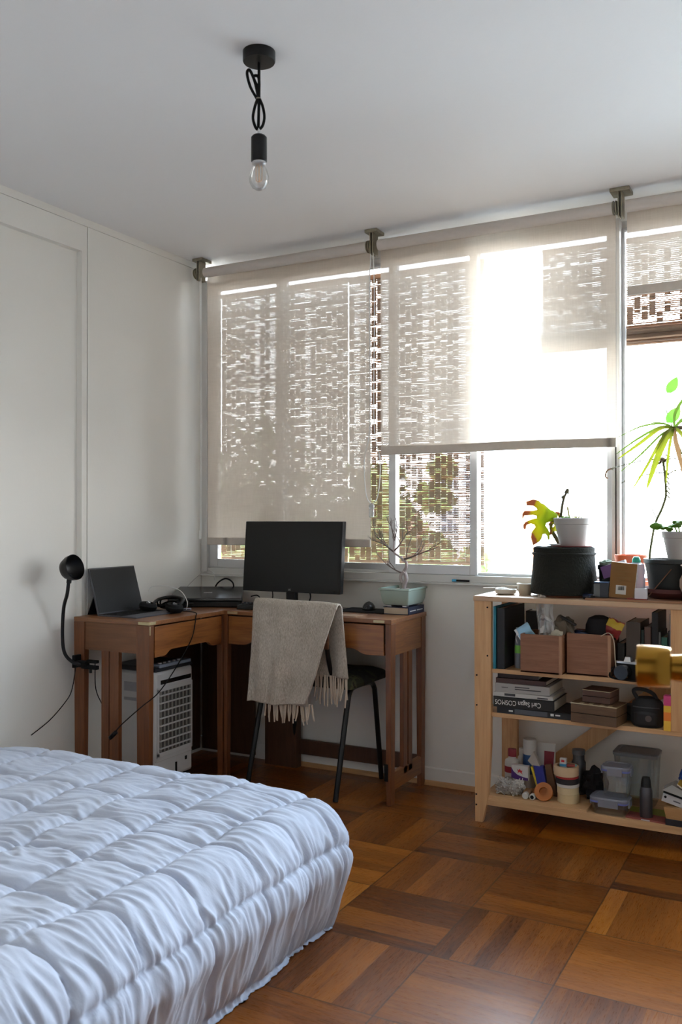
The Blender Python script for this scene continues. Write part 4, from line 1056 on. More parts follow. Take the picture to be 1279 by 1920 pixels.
sp_(-.072, -.030, .004, .013); sp_(.055, .095, .004, .008)
z += .016
book('pale grey book with two lines of small print in the stack', (1.768, -.322, z), .034, .20, .0, (.36, .345, .33), lay=True, w_=.210, group=G)
sp_(-.028, .028, .021, .0245); sp_(-.028, .072, .013, .0165); sp_(-.080, -.055, .018, .020)
z += .034
book('dark brown book second from the top of the stack', (1.760, -.315, z), .018, .22, .0, (.085, .035, .030), lay=True, w_=.195, group=G)
z += .018
book('dark brown book topmost of the stack under the shelf', (1.745, -.300, z), .014, .21, .0, (.06, .028, .025), lay=True, w_=.16, group=G)
def tbox(label, loc, hw, hd, h, col, straps, rz=0):
    t = thing('trinket_box', label, 'box', loc, rz, 'small decorated wooden boxes')
    m = wood('trinket '+label[:10], tuple(c*.5 for c in col), col, 'x', 3, .5)
    MB().box(-hw, hw, -hd, hd, 0, h*.47).build('body', m, t, bev=.0015)
    MB().box(-hw, hw, -hd, hd, h*.50, h).build('lid', m, t, bev=.0015)
    MB().box(-hw+.001, hw-.001, -hd+.001, hd-.001, h*.47, h*.50).build('seam', M['black_matt'], t)
    for s in straps:
        MB().box(s-.007, s+.007, -hd-.0008, -hd+.018, h, h+.0008).build('brass_strap', M['brass_old'], t)
    MB().box(-hw-.0006, hw+.0006, -hd-.0006, hd+.0006, h*.94, h*.98).build('edge_line', M['brass_old'], t)
tbox('wide carved wooden box with brass straps on the middle shelf', (2.048, -.300, zz), .085, .055, .072, (.16, .085, .04), (-.045, -.01, .03, .06), R(-8))
tbox('small brown wooden box on top of the wide carved box', (2.052, -.285, zz+.0735), .052, .048, .046, (.11, .045, .025), (), R(-8))
cb_ = thing('camera_bag', 'rounded black camera bag with a zip pocket on the middle shelf', 'bag', (2.215, -.275, zz))
MB().lathe([(0, 0), (.050, 0), (.058, .010), (.058, .060), (.052, .085), (.036, .100), (.0, .104)], n=32, sy=.85).build('body', P('black nylon', (.022, .022, .026), .8), cb_)
MB().lathe([(0, 0), (.040, 0), (.044, .006), (.044, .040), (.034, .048), (0, .050)], (0, -.024, .010), 28, .75).build('front_pocket', P('black nylon2', (.028, .028, .032), .75), cb_)
MB().tube(spline([(-.045, -.03, .070), (-.02, -.053, .073), (.02, -.053, .073), (.045, -.03, .070)], 8), .0022, 6).build('zip', P('zip grey', (.08, .08, .09), .5), cb_)
MB().tube(spline([(-.030, -.01, .092), (-.045, -.02, .125), (-.015, -.02, .132), (.02, -.012, .118), (.032, -.005, .095)], 8), .007, 8).build('strap', P('black nylon', (.022, .022, .026), .8), cb_)
ba = MB().lathe([(.008, -.001), (.011, -.001), (.011, .001), (.008, .001)], n=20).build('badge', P('badge', (.10, .08, .08), .4), cb_)
ba.location = (.012, -.0585, .036); ba.rotation_euler = (R(90), 0, 0)
sp = thing('charger', 'dark grey charger block lying between the wide box and the camera bag', 'charger', (2.150, -.20, zz)); bx3(sp, 'block', (-.035, .03, -.03, .03, 0, .055), P('dark block', (.05, .045, .045), .6), .004); MB().tube(spline([(0, -.03, .02), (-.01, -.045, .03), (-.03, -.04, .06), (-.05, -.02, .065)], 5), .002, 6).build('lead', M['black_matt'], sp)
cn = thing('packet', 'orange and pink striped packet standing against the middle post', 'packet', (2.290, -.318, zz))
cn_m = [P('pink', (.60, .06, .22), .45), P('orange', (.80, .22, .03), .45), P('yellow', (.80, .48, .05), .45)]
for i, (a, b, m_) in enumerate(((0, .035, 2), (.035, .065, 1), (.065, .088, 2), (.088, .122, 0))):
    MB().box(-.012, .012, -.016, .016, a, b).build('wrapper' if i == 0 else 'print_band', cn_m[m_], cn, bev=.0008)
ad = thing('adapter', 'small shiny dark object standing behind the left end of the wide carved box', 'adapter', (1.962, -.22, zz)); MB().lathe([(0, 0), (.022, 0), (.022, .04), (.010, .052), (0, .052)], n=20).build('body', P('blue black', (.03, .04, .06), .3), ad); MB().cyl((.0, 0, .052), (.0, 0, .062), .006, 12).build('cap', M['steel'], ad)

# ---- lower shelf -------------------------------------------------
zz = Z3+.010
cap_red = P('cap red', (.34, .03, .05), .45)
bottle('bottle', 'white bottle with a dark red cap and red band on the lower shelf', 'bottle', (1.683, -.175, zz), .030, .150, white, cap_red, .030, .017, .5, (.058, .082), P('red band', (.36, .02, .04), .5), .7)
bottle('bottle', 'squat white capped bottle behind the red capped bottle', 'bottle', (1.705, -.105, zz), .022, .140, white, white, .022, .016, .6, sy=.8)
bottle('bottle', 'tall white pill bottle with a dark blue label', 'bottle', (1.745, -.145, zz), .026, .190, white, P('cap white', (.60, .60, .58), .5), .036, .026, .95, (.055, .130), P('blue label', (.03, .10, .28), .5))
tb_ = thing('tube', 'upright white tube with a red panel behind the blue carton', 'tube', (1.800, -.105, zz))
MB().hexa([(-.034, -.014, .03), (.034, -.014, .03), (.034, .014, .03), (-.034, .014, .03)], [(-.038, -.002, .172), (.038, -.002, .172), (.038, .002, .172), (-.038, .002, .172)]).build('body', white, tb_, bev=.003)
MB().lathe([(0, 0), (.018, 0), (.020, .030), (0, .030)], n=20).build('cap', P('cap white', (.60, .60, .58), .5), tb_)
MB().hexa([(-.006, -.0115, .075), (.030, -.0115, .075), (.030, -.010, .075), (-.006, -.010, .075)], [(-.006, -.0060, .140), (.034, -.0060, .140), (.034, -.0045, .140), (-.006, -.0045, .140)]).build('print_panel', cap_red, tb_)
fx = thing('carton', 'white and purple carton with a red emblem lying above the cotton pack', 'box', (1.735, -.235, zz+.048), R(0))
MB().box(-.033, .033, -.012, .012, .004, .058).build('carton', P('carton white', (.62, .61, .60), .5), fx, bev=.001)
MB().prism([(-.033, .004), (.033, .004), (.033, .014), (.015, .016), (-.008, .022), (-.024, .034), (-.033, .048)], -.0126, -.0118, 'y').build('print_panel', P('carton purple', (.10, .03, .22), .5), fx)
em = [(.000, .034), (.006, .030), (.012, .026), (.008, .034), (.012, .040), (.005, .040), (.0, .046), (-.004, .040), (-.010, .044), (-.006, .034), (-.010, .028)]
MB().prism(em[::-1], -.0128, -.0118, 'y').build('emblem', P('emblem red', (.60, .03, .04), .5), fx)
ct = thing('cotton_swab_pack', 'clear pack stuffed with white cotton swabs at the front of the lower shelf', 'cotton swabs', (1.705, -.275, zz))
m = MB(); rn = random.Random(3)
for i in range(230):
    c = Vector((rn.uniform(-.048, .048), rn.uniform(-.022, .022), rn.uniform(.004, .056))); d = Vector((rn.gauss(0, 1), rn.gauss(0, 1.2), rn.gauss(0, .8))).normalized()*.012
    m.tube([c-d, c-d*.6, c+d*.6, c+d], [.0028, .0016, .0016, .0028], 5)
o = m.build('swabs', P('swab white', (.68, .66, .63), .85), ct); o['kind'] = 'stuff'
MB().ball((0, 0, .030), (.056, .030, .031), 24, 14, .3, 5).build('wrap', thin_glass('wrap', (.93, .93, .92), .5, .10, (.55, .55, .53)), ct)
for i, (x, dz) in enumerate(((1.775, 0), (1.802, 0))):
    t = thing('battery' if 0 else 'vial', ['white capped vial lying beside the cotton pack', 'white capped vial with a dark ring lying next to the orange tape'][i], 'vial', (x, -.300, zz+.0125-i*.001))
    MB().cyl((0, .006, 0), (0, .055, 0), .0105, 20).build('body', P('vial body', (.40, .22, .12), .3), t)
    MB().cyl((0, -.010, 0), (0, .008, 0), .0125-i*.001, 20).build('cap', P('cap white', (.60, .60, .58), .5), t, bev=.0015)
    if i: rg = MB().lathe([(.005, 0), (.007, 0), (.007, .0008), (.005, .0008)], n=18).build('ring', M['black_matt'], t); rg.rotation_euler = (R(90), 0, 0); rg.location = (0, -.0102, 0)
tl_ = thing('tape_dispenser', 'flat roll of orange brown tape leaning at the front of the lower shelf', 'tape', (1.840, -.285, zz+.004))
o = MB().lathe([(.016, -.009), (.034, -.009), (.034, .009), (.016, .009), (.016, -.009)], n=36).build('tape', P('amber tape', (.42, .13, .02), .25), tl_); o.rotation_euler = (R(62), R(12), 0); o.location = (0, 0, .026)
yb = thing('carton', 'tall blue carton with a yellow side leaning behind the tape', 'box', (1.815, -.225, zz))
MB().hexa([(-.006, -.012, 0), (.030, -.012, 0), (.030, .012, 0), (-.006, .012, 0)], [(-.030, -.012, .112), (.008, -.012, .112), (.008, .012, .112), (-.030, .012, .112)]).build('carton', P('carton blue', (.035, .045, .32), .45), yb, bev=.001)
MB().hexa([(-.012, -.0115, 0.012), (-.0065, -.0115, 0.012), (-.0065, .012, 0.012), (-.012, .012, 0.012)], [(-.040, -.0115, .105), (-.031, -.0115, .105), (-.031, .012, .105), (-.040, .012, .105)]).build('side_panel', P('carton yellow', (.65, .50, .03), .45), yb)
MB().hexa([(-.034, -.014, .112), (-.004, -.014, .112), (-.004, .010, .112), (-.034, .010, .112)], [(-.050, -.016, .128), (-.028, -.014, .165), (-.026, .002, .165), (-.050, .000, .128)]).build('open_flap', P('card grey', (.42, .38, .34), .8), yb)
bx3(yb, 'label', (.006, .024, -.0140, -.0124, .02, .034), P('label pale', (.4, .45, .5), .5))
kp = thing('paper_packet', 'brown paper packet leaning right of the blue carton', 'packet', (1.858, -.215, zz)); MB().hexa([(-.016, -.010, 0), (.020, -.010, 0), (.020, .010, 0), (-.016, .010, 0)], [(-.032, -.008, .115), (-.008, -.008, .12), (-.008, .008, .12), (-.032, .008, .115)]).build('packet', P('kraft', (.20, .10, .05), .7), kp, bev=.002)
# tapes stacked
def tape(label, x, y, z, r, h, c, inner=None, rx=0):
    t = thing('tape_roll', label, 'tape', (x, y, z), 0, 'stacked rolls of masking tape')
    ri = inner or r*.62
    MB().lathe([(ri, 0), (r-.001, 0), (r, .001), (r, h-.001), (r-.001, h), (ri, h), (ri, 0)], n=48).build('tape', P('tape '+label[:14], c, .6), t)
    MB().lathe([(ri-.003, .0), (ri, .0), (ri, h), (ri-.003, h), (ri-.003, 0)], n=40).build('core', P('tape core', (.35, .27, .18), .8), t)
tx_, ty_ = 1.925, -.255
tape('cream masking tape roll at the bottom of the stack on the lower shelf', tx_, ty_, zz, .040, .032, (.60, .47, .27))
tape('cream masking tape roll second from the bottom of the stack', tx_-.002, ty_, zz+.032, .040, .026, (.62, .50, .30))
tape('thin white tape roll in the middle of the stack', tx_-.001, ty_, zz+.058, .041, .012, (.60, .58, .56))
tape('black tape roll in the stack under the red one', tx_-.004, ty_, zz+.070, .043, .020, (.03, .03, .035))
tape('narrow red tape roll in the stack', tx_-.005, ty_, zz+.090, .042, .009, (.40, .03, .03))
tape('wide pale masking tape roll topmost of the stack', tx_-.008, ty_, zz+.099, .046, .034, (.66, .48, .30), .036)
tin = thing('carton', 'small carton with a red emblem poking out of the topmost tape roll', 'box', (tx_-.018, ty_-.002, zz+.100)); bx3(tin, 'carton', (-.012, .012, -.008, .008, 0, .060), P('carton white', (.62, .61, .60), .5)); bx3(tin, 'blue_band', (-.0125, .0125, -.0086, .0086, .030, .040), P('cyan', (.05, .25, .45), .5)); bx3(tin, 'emblem', (-.006, .006, -.0090, -.0084, .046, .054), P('emblem red', (.60, .03, .04), .5))
t = thing('tube', 'small red and blue ointment tube lying inside the topmost tape roll', 'tube', (tx_+.004, ty_+.004, zz+.128), R(10)); bx3(t, 'body', (-.022, .020, -.006, .006, 0, .010), P('tube red', (.38, .06, .05), .4), .002); bx3(t, 'cap', (.020, .026, -.005, .005, .001, .009), P('tube cyan', (.1, .4, .5), .4), .001)
t = thing('jar', 'dark glass jar standing behind the topmost tape roll', 'jar', (1.935, -.135, zz)); MB().lathe([(0, 0), (.026, 0), (.027, .12), (.022, .13), (.022, .15), (0, .15)], n=24).build('body', P('dark jar', (.08, .08, .09), .25), t); MB().lathe([(0, .15), (.024, .15), (.024, .168), (0, .168)], n=24).build('lid', P('jar lid', (.12, .12, .13), .4), t)
t = thing('cloth_bundle', 'black cloth bundle between the tape stack and the glass containers', 'cloth', (2.002, -.17, Z3+.010)); MB().ball((0, 0, .052), (.046, .05, .054), 26, 16, .5, 12).build('bundle', P('black cloth', (.02, .018, .024), .95), t)
# glass containers with clip lids
gl = thin_glass('food glass', (.82, .86, .86), .6, .10, (.35, .38, .40))
def container(label, loc, hw, hd, h, lidc, rz=0, clip=True):
    t = thing('glass_container', label, 'food container', loc, rz, 'glass food containers with clip lids')
    def rr(k, z):
        o = []
        for (sx, sy, a0_) in ((-1, -1, PI), (1, -1, 1.5*PI), (1, 1, 0), (-1, 1, .5*PI)):
            for a in range(6):
                an = a0_+a*PI/10; rc = .018; o.append((sx*(hw*k-rc)+rc*math.cos(an), sy*(hd*k-rc)+rc*math.sin(an), z))
        return o
    def skin(L, cap=True):
        m = MB(); n = 24; m.add(sum(L, []), [(i*n+k, i*n+(k+1) % n, (i+1)*n+(k+1) % n, (i+1)*n+k) for i in range(len(L)-1) for k in range(n)]+([tuple(range(n-1, -1, -1)), tuple((len(L)-1)*n+k for k in range(n))] if cap else [])); return m
    skin([rr(.84, 0), rr(.90, .006), rr(.97, h*.8), rr(1.0, h-.006), rr(1.0, h)], cap=False).build('bowl', gl, t)
    skin([rr(1.03, h-.004), rr(1.05, h), rr(1.05, h+.008), rr(.98, h+.012), rr(.82, h+.012), rr(.80, h+.010)]).build('lid', lidc, t)
    if clip:
        for sx, sy in ((0, -1), (1, 0), (-1, 0), (0, 1)):
            a = MB()
            if sx == 0: a.box(-hw*.55, hw*.55, sy*hd*1.06-.003, sy*hd*1.06+.003, h-.020, h+.008)
            else: a.box(sx*hw*1.06-.003, sx*hw*1.06+.003, -hd*.5, hd*.5, h-.020, h+.008)
            a.build('clip', lidc, t, bev=.001)
        skin([rr(1.045, h-.006), rr(1.055, h-.004), rr(1.055, h), rr(1.045, h+.001)]).build('seal', P('blue seal', (.12, .15, .42), .4), t)
lidm = thin_glass('clear lid', (.70, .72, .78), .6, .45, (.36, .38, .46))
lidg = P('grey lid', (.15, .155, .17), .4)
container('low glass container with a blue sealed lid at the bottom front', (2.085, -.275, Z3), .064, .048, .048, lidm)
container('square glass container with a blue sealed lid standing on the low one', (2.105, -.262, Z3+.0615), .048, .042, .098, lidm)
container('tall clear container with a dark grey lid behind the others', (2.150, -.110, Z3), .078, .060, .185, lidg, 0, False)
t = thing('flask', 'slim dark steel flask standing right of the glass containers', 'flask', (2.2105, -.285, Z3))
MB().lathe([(0, 0), (.021, 0), (.022, .004), (.022, .100), (.018, .114), (0, .114)], n=28).build('body', plain('dark steel', (.11, .11, .125), .3, .6), t)
MB().lathe([(0, .112), (.0185, .112), (.016, .135), (.013, .146), (0, .147)], n=28).build('cap', M['black'], t)
t = thing('magazine', 'thin red and white magazine lying at the front of the lower shelf', 'magazine', (2.220, -.305, Z3), R(-4)); bx3(t, 'pages', (-.075, .065, -.016, .05, 0, .006), P('mag red', (.30, .07, .06), .6), .0005); bx3(t, 'print', (-.02, .01, -.0165, -.0158, .001, .005), P('mag white', (.5, .48, .5), .6), 0)
t = thing('magazine', 'thin yellow green booklet lying behind the red magazine', 'magazine', (2.215, -.225, Z3), R(5)); bx3(t, 'pages', (-.07, .075, -.03, .045, 0, .005), P('mag green', (.30, .30, .05), .6), .0005)
t = thing('wooden_box', 'pale wooden box with a dark base at the right end of the lower shelf', 'box', (2.335, -.320, Z3), R(-3))
MB().box(-.052, .07, -.012, .10, 0, .022).build('base', P('box dark base', (.025, .025, .035), .6), t, bev=.001)
MB().hexa([(-.050, -.010, .022), (.07, -.010, .022), (.07, .098, .022), (-.050, .098, .022)], [(-.058, -.012, .062), (.07, -.012, .062), (.07, .10, .062), (-.058, .10, .062)]).build('body', wood('pale box', (.38, .20, .08), (.52, .30, .13), 'x', 2), t, bev=.001)
t = thing('carton', 'white printer ink carton tilted on top of the pale wooden box', 'box', (2.318, -.300, Z3+.078), 0)
MB().box(-.050, .045, -.014, .05, -.012, .018).build('carton', P('carton white2', (.50, .50, .52), .5), t, bev=.001)
MB().box(-.051, .046, -.0148, -.0138, .018, .026).box(-.050, .045, -.0138, .05, .018, .026).build('black_band', M['black_matt'], t)
MB().hexa([(-.056, -.016, .026), (.044, -.016, .026), (.044, .05, .026), (-.056, .05, .026)], [(-.030, -.005, .052), (.044, -.012, .040), (.044, .055, .042), (-.025, .055, .055)]).build('loose_flap', P('card pale', (.34, .33, .31), .7), t)
MB().box(-.012, .012, -.0145, -.0139, .000, .0045).build('print', P('print grey', (.12, .12, .14), .7), t); MB().cyl((-.040, -.0145, .006), (-.040, -.0139, .006), .0045, 14).build('mark', M['black_matt'], t)
t.rotation_euler = (0, R(14), 0)
t = thing('magazine', 'yellow covered booklet leaning on the white carton at the right edge', 'magazine', (2.352, -.285, Z3+.118), 0); bx3(t, 'pages', (-.040, .04, -.03, .05, 0, .004), P('pages', (.62, .57, .48), .9), 0); bx3(t, 'cover', (-.040, .04, -.03, .05, .004, .006), P('mag yellow', (.42, .27, .02), .5), 0); t.rotation_euler = (0, R(34), 0)
t = thing('packet', 'bright blue packet at the right edge above the yellow booklet', 'packet', (2.352, -.235, Z3+.135), R(-8)); MB().ball((0, 0, .018), (.036, .03, .028), 20, 12, .3, 6).build('wrapper', P('bright blue', (.015, .07, .32), .4), t)

# ================================================================ on top of the shelf unit
zz = ZT_
plate_m = P('enamel white', (.55, .53, .50), .3)
t = thing('dish', 'small round pale dish at the left end of the shelf top', 'dish', (1.672, -.220, zz))
MB().lathe([(0, .001), (.030, 0), (.040, .006), (.042, .020), (.040, .022), (.037, .010), (.028, .006), (0, .006)], n=36).build('dish', plate_m, t)
MB().ball((0, .005, .012), (.026, .026, .010), 18, 10, .6, 5).build('white_chips', P('chips', (.65, .64, .60), .8), t)
t = thing('stick', 'thin pale stick lying across the round dish', 'stick', (1.632, -.235, zz+.0235), R(18)); MB().bar((-.045, 0, .001), (.04, 0, .003), .006, .003).build('stick', P('stick', (.7, .68, .62), .7), t)
t = thing('cup', 'small beige ceramic cup right of the round dish', 'cup', (1.745, -.205, zz))
MB().lathe([(0, 0), (.022, 0), (.024, .004), (.032, .044), (.030, .045), (.026, .040), (.020, .008), (0, .007)], n=32).build('cup', P('beige glaze', (.50, .44, .34), .4), t)
# big black fabric planter on a terracotta saucer
t = thing('plant_saucer', 'terracotta saucer under the large black fabric planter', 'saucer', (1.892, -.185, zz)); MB().lathe([(0, 0), (.095, 0), (.118, .024), (.114, .025), (.094, .006), (0, .006)], n=48).build('saucer', P('terracotta', (.26, .09, .05), .75), t)
fp = thing('fabric_planter', 'large black fabric planter with a yellowing split leaf plant on the shelf top', 'potted plant', (1.892, -.185, zz+.008))
felt = plain('black felt', (.018, .020, .013), .95, 0, .3, 20, .8, 120)
def felt_f(k):
    m = MB(); prof = [(.112, 0), (.126, .004), (.124, .05), (.118, .11), (.115, .165), (.1165, .178), (.112, .180), (.108, .165), (.106, .16)]
    m.lathe(prof, n=56, sy=.98)
    m.v = [(x*(1+.02*noise.noise(Vector((x*14, y*14, z*6)))), y*(1+.02*noise.noise(Vector((x*12, y*12, z*7+4)))), z+.006*noise.noise(Vector((x*20, y*20, 1)))*(z > .1)) for x, y, z in m.v]
    return m
felt_f(0).build('pot', felt, fp)
MB().lathe([(.118, .150), (.1205, .152), (.1205, .158), (.118, .160)], n=56, sy=.98).build('rim_seam', felt, fp)
MB().lathe([(0, .150), (.108, .150), (.108, .156), (.05, .160), (0, .161)], n=40).build('soil', P('soil', (.05, .035, .025), .95), fp)
def off(px, pz, dy=0): return (px-fp.location.x, dy, pz-fp.location.z)
stemm = plain('brown stem', (.12, .10, .045), .8, 0, .3, 40, .4, 60)
MB().tube(spline([off(1.875, 1.045), off(1.870, 1.075), off(1.850, 1.110), off(1.842, 1.135), off(1.852, 1.158), off(1.870, 1.160), off(1.880, 1.175), off(1.886, 1.215), off(1.893, 1.245), off(1.905, 1.272)], 6), [.0085-.00009*i for i in range(55)], 10).build('stem', stemm, fp)
MB().tube([off(1.893, 1.245), off(1.888, 1.252)], .008, 8).tube([off(1.902, 1.262), off(1.908, 1.280)], [.010, .005], 8).build('bud', stemm, fp)
# split leaf (built flat in x,z with a little curl)
leaf = [(508, 345), (470, 310), (440, 300), (400, 260), (330, 245), (240, 275), (245, 325), (330, 330), (375, 365), (380, 385), (330, 400), (215, 400), (190, 440), (185, 515), (215, 465), (330, 452), (375, 470), (375, 500),
        (310, 515), (230, 550), (200, 590), (205, 640), (228, 655), (245, 590), (300, 570), (345, 585), (360, 620), (310, 690), (300, 760), (330, 865), (410, 815), (440, 770), (450, 715), (490, 710), (515, 745), (520, 795), (542, 780), (545, 700), (520, 640),
        (490, 600), (500, 565), (560, 540), (640, 520), (650, 450), (590, 400), (550, 385)]
def l2w(x, y):   # photograph measurements of the leaf outline turned into metres in the leaf's own plane
    return ((x-560)*.000290, (600-y)*.000285)
lf = MB(); pts = [l2w(x, y) for x, y in leaf]
bmx = bmesh.new(); vs_ = [bmx.verts.new((x, 0, z)) for x, z in pts]; bmx.faces.new(vs_)
bmx.normal_update(); bmesh.ops.triangulate(bmx, faces=bmx.faces[:]); bmesh.ops.subdivide_edges(bmx, edges=bmx.edges[:], cuts=2, use_grid_fill=True)
me = bpy.data.meshes.new('leaf'); 
for v in bmx.verts: v.co.y = .010*math.sin(v.co.x*22)+.5*(v.co.x+.06)**2
bmx.to_mesh(me); bmx.free(); me.shade_smooth()
def leafmat():
    t = NT('yellowing leaf'); v = t.obj(); tc = t.n('SeparateXYZ'); t.l(v, tc.inputs[0])
    n = t.noise(v, 30, 3); e = t.math('ADD', t.math('MULTIPLY', t.math('MULTIPLY', tc.outputs['X'], -1), 9), t.math('MULTIPLY', t.math('ABSOLUTE', t.math('SUBTRACT', tc.outputs['Z'], .02)), 4.5))
    e = t.math('ADD', e, t.math('MULTIPLY', n, .25))
    c = t.ramp(e, [(.40, (.42, .52, .02)), (.62, (.62, .62, .02)), (.95, (.62, .54, .03)), (1.08, (.42, .18, .08))])
    c2 = t.ramp(e, [(.40, (.30, .36, .004)), (.62, (.42, .42, .004)), (.92, (.42, .36, .008)), (1.08, (.30, .12, .04))])
    b = t.bsdf(Base_Color=c, Roughness=.5); tl = t.n('BsdfTranslucent'); t.l(c2, tl.inputs[0])
    mx = t.n('MixShader'); mx.inputs[0].default_value = .5; t.l(b.outputs[0], mx.inputs[1]); t.l(tl.outputs[0], mx.inputs[2]); return t.fin(mx)
me.materials.append(leafmat())
lo = bpy.data.objects.new('leaf', me); COL.objects.link(lo); lo.parent = fp; lo.location = off(1.850, 1.138, -.03); lo.rotation_euler = (0, 0, R(14))
sd = lo.modifiers.new('s', 'SOLIDIFY'); sd.thickness = .0008
MB().tube(spline([(-.012, -.001, .070), (-.022, 0, .015), (-.034, .001, -.04), (-.056, .002, -.070)], 6), .0011, 5).build('leaf_vein', leafy('vein', (.5, .5, .05), (.6, .55, .05)), lo)
MB().tube(spline([off(1.843, 1.150, -.005), off(1.832, 1.170, -.015), off(1.820, 1.180, -.03), off(1.812, 1.215, -.035)], 6), .0022, 6).build('leaf_stalk', leafy('stalk', (.4, .4, .04), (.5, .45, .04)), fp)
l2 = lo.copy(); l2.data = me; COL.objects.link(l2); l2.parent = fp; l2.location = off(1.872, 1.128, .02); l2.scale = (.55, .6, .55); l2.rotation_euler = (R(10), R(20), R(50))
# white pot standing on the planter
M['white_pot'] = plain('white pot plastic', (.40, .385, .37), .5, 0, .03, 20)
sm = plain('fresh green', (.10, .25, .03), .6)
def white_pot(label, loc, s=1.0):
    t = thing('white_pot', label, 'plant pot', loc)
    MB().lathe([(0, 0), (.046*s, 0), (.048*s, .002), (.064*s, .082*s), (.068*s, .084*s), (.071*s, .107*s), (.069*s, .108*s), (.066*s, .098*s)], n=48).build('pot', M['white_pot'], t)
    MB().lathe([(0, .094*s), (.066*s, .094*s), (.066*s, .098*s), (0, .101*s)], n=32).build('soil', P('soil', (.05, .035, .025), .95), t)
    return t
t = thing('plate', 'dark red plate between the black planter and the white pot', 'plate', (1.925, -.20, zz+.008+.181)); MB().lathe([(0, 0), (.070, 0), (.078, .004), (.078, .006), (.07, .003), (0, .003)], n=40).build('plate', P('dark red plate', (.25, .05, .05), .5), t)
wpt = white_pot('white plastic pot with tiny seedlings on the large black planter', (1.930, -.205, zz+.008+.1842))
def tuft(c, n, r, seed, L=.012):
    rn = random.Random(seed); m = MB()
    for i in range(n):
        p = Vector(c)+Vector((rn.uniform(-r, r), rn.uniform(-r, r)*.7, rn.uniform(0, r*.9))); q = Vector((rn.gauss(0, 1), rn.gauss(0, 1), rn.gauss(.4, .6))).normalized(); w_ = q.orthogonal().normalized()*L*.4
        m.add([p-q*L*.5, p-w_, p+q*L*.5, p+w_], [(0, 1, 2, 3)])
    return m
grn = leafy('fresh leaves', (.10, .24, .03), (.14, .26, .02), .5)
tuft((-.022, -.01, .100), 50, .014, 2).build('seedlings', grn, wpt, smooth=False)
tuft((.020, -.01, .098), 45, .016, 5, .010).build('moss', leafy('dry moss', (.20, .20, .06), (.35, .33, .08), .4), wpt, smooth=False)
MB().tube([(-.010, .0, .098), (-.020, .004, .150)], .0030, 7).build('stake', leafy('wood stake', (.34, .30, .06), (.45, .38, .08), .3), wpt)
cl_ = thing('cloth', 'folded white cloth on the rim of the large black planter', 'cloth', (1.872, -.245, zz+.1955)); MB().ball((0, 0, .003), (.024, .018, .004), 16, 8, .4, 2).build('cloth', P('white cloth', (.7, .7, .72), .9), cl_)

# things between the planters
t = thing('plant_pot', 'black plastic pot with a pale rim between the two planters', 'plant pot', (2.064, -.185, zz)); MB().lathe([(0, 0), (.034, 0), (.040, .105), (.044, .107), (.044, .124), (.041, .124), (.040, .112), (0, .110)], n=40).build('pot', M['black'], t); MB().ball((-.01, 0, .126), (.028, .028, .016), 20, 10, .4, 3).build('grey_moss', P('grey moss', (.14, .17, .11), .9), t)
t = thing('mug', 'dark tin with a silver grey side at the front of the shelf top', 'tin', (2.056, -.272, zz+.008)); MB().box(-.026, .026, -.020, .020, 0, .056).build('tin', P('dark tin', (.03, .035, .05), .4), t, bev=.002); MB().box(-.027, -.005, -.0206, -.0198, .004, .050).build('label', P('grey label', (.14, .15, .15), .5), t); MB().box(-.027, .027, -.021, .021, .054, .058).build('lid', P('lid blue', (.04, .10, .22), .3), t, bev=.001)
t = thing('wooden_board', 'thin wooden board lying on the right part of the shelf top', 'board', (2.30, -.245, zz)); MB().box(-.295, .40, -.085, .11, 0, .008).build('board', wood('thin board', (.22, .10, .05), (.36, .18, .09), 'x', 1.2), t, bev=.001)
zb = zz+.008
t = thing('paperback', 'orange brown pamphlet book with a barcode leaning upright on the shelf top', 'book', (2.128, -.290, zb+.004)); 
def pamp(m, y0, y1, x0=-.046, x1=.042): return m.hexa([(x0, y0, 0), (x1, y0, -.002), (x1, y1, -.002), (x0, y1, 0)], [(x0+.006, y0+.020, .128), (x1+.010, y0+.020, .120), (x1+.010, y1+.020, .120), (x0+.006, y1+.020, .128)])
pamp(MB(), .003, .018).build('pages', P('book pages', (.62, .57, .48), .9), t)
pamp(MB(), 0, .003).build('cover', plain('ochre cover', (.25, .105, .012), .45, 0, .12, 25), t)
pm2 = P('cover lines', (.22, .13, .02), .5)
for i in range(7):
    MB().box(-.022+.0008*i, .030, .0015+.0022*(6-i)-.0003*i*0, .0030+.0022*(6-i), .112-.0105*i, .1128-.0105*i).build('print_line', pm2, t) if i < 6 else None
MB().hexa([(-.022, -.0012+.003, .012), (.014, -.0012+.003, .010), (.014, .004, .010), (-.022, .004, .012)], [(-.021, .0055, .044), (.015, .0055, .042), (.015, .0115, .042), (-.021, .0115, .044)]).build('barcode_label', P('label pale', (.5, .48, .45), .5), t)
m = MB(); rn = random.Random(2); x = -.014
while x < .008:
    w_ = rn.choice((.0008, .0015)); m.hexa([(x, .0028, .026), (x+w_, .0028, .026), (x+w_, .006, .026), (x, .006, .026)], [(x, .0048, .040), (x+w_, .0048, .040), (x+w_, .008, .040), (x, .008, .040)]); x += w_+.001
m.build('barcode', M['black_matt'], t)
t = thing('carton', 'purple and white carton leaning behind the ochre book', 'box', (2.118, -.185, zb+.0)); MB().box(-.050, .042, -.012, .012, .075, .120).build('carton', P('card purple', (.16, .06, .20), .5), t, bev=.001); MB().box(-.004, .043, -.0126, .0126, .074, .121).build('white_end', P('card white', (.6, .58, .62), .5), t); e = MB().lathe([(.006, 0), (.011, 0), (.011, .0006), (.006, .0006)], n=20).build('emblem', P('emblem red', (.60, .03, .04), .5), t); e.rotation_euler = (R(90), 0, 0); e.location = (.022, -.0126, .098)
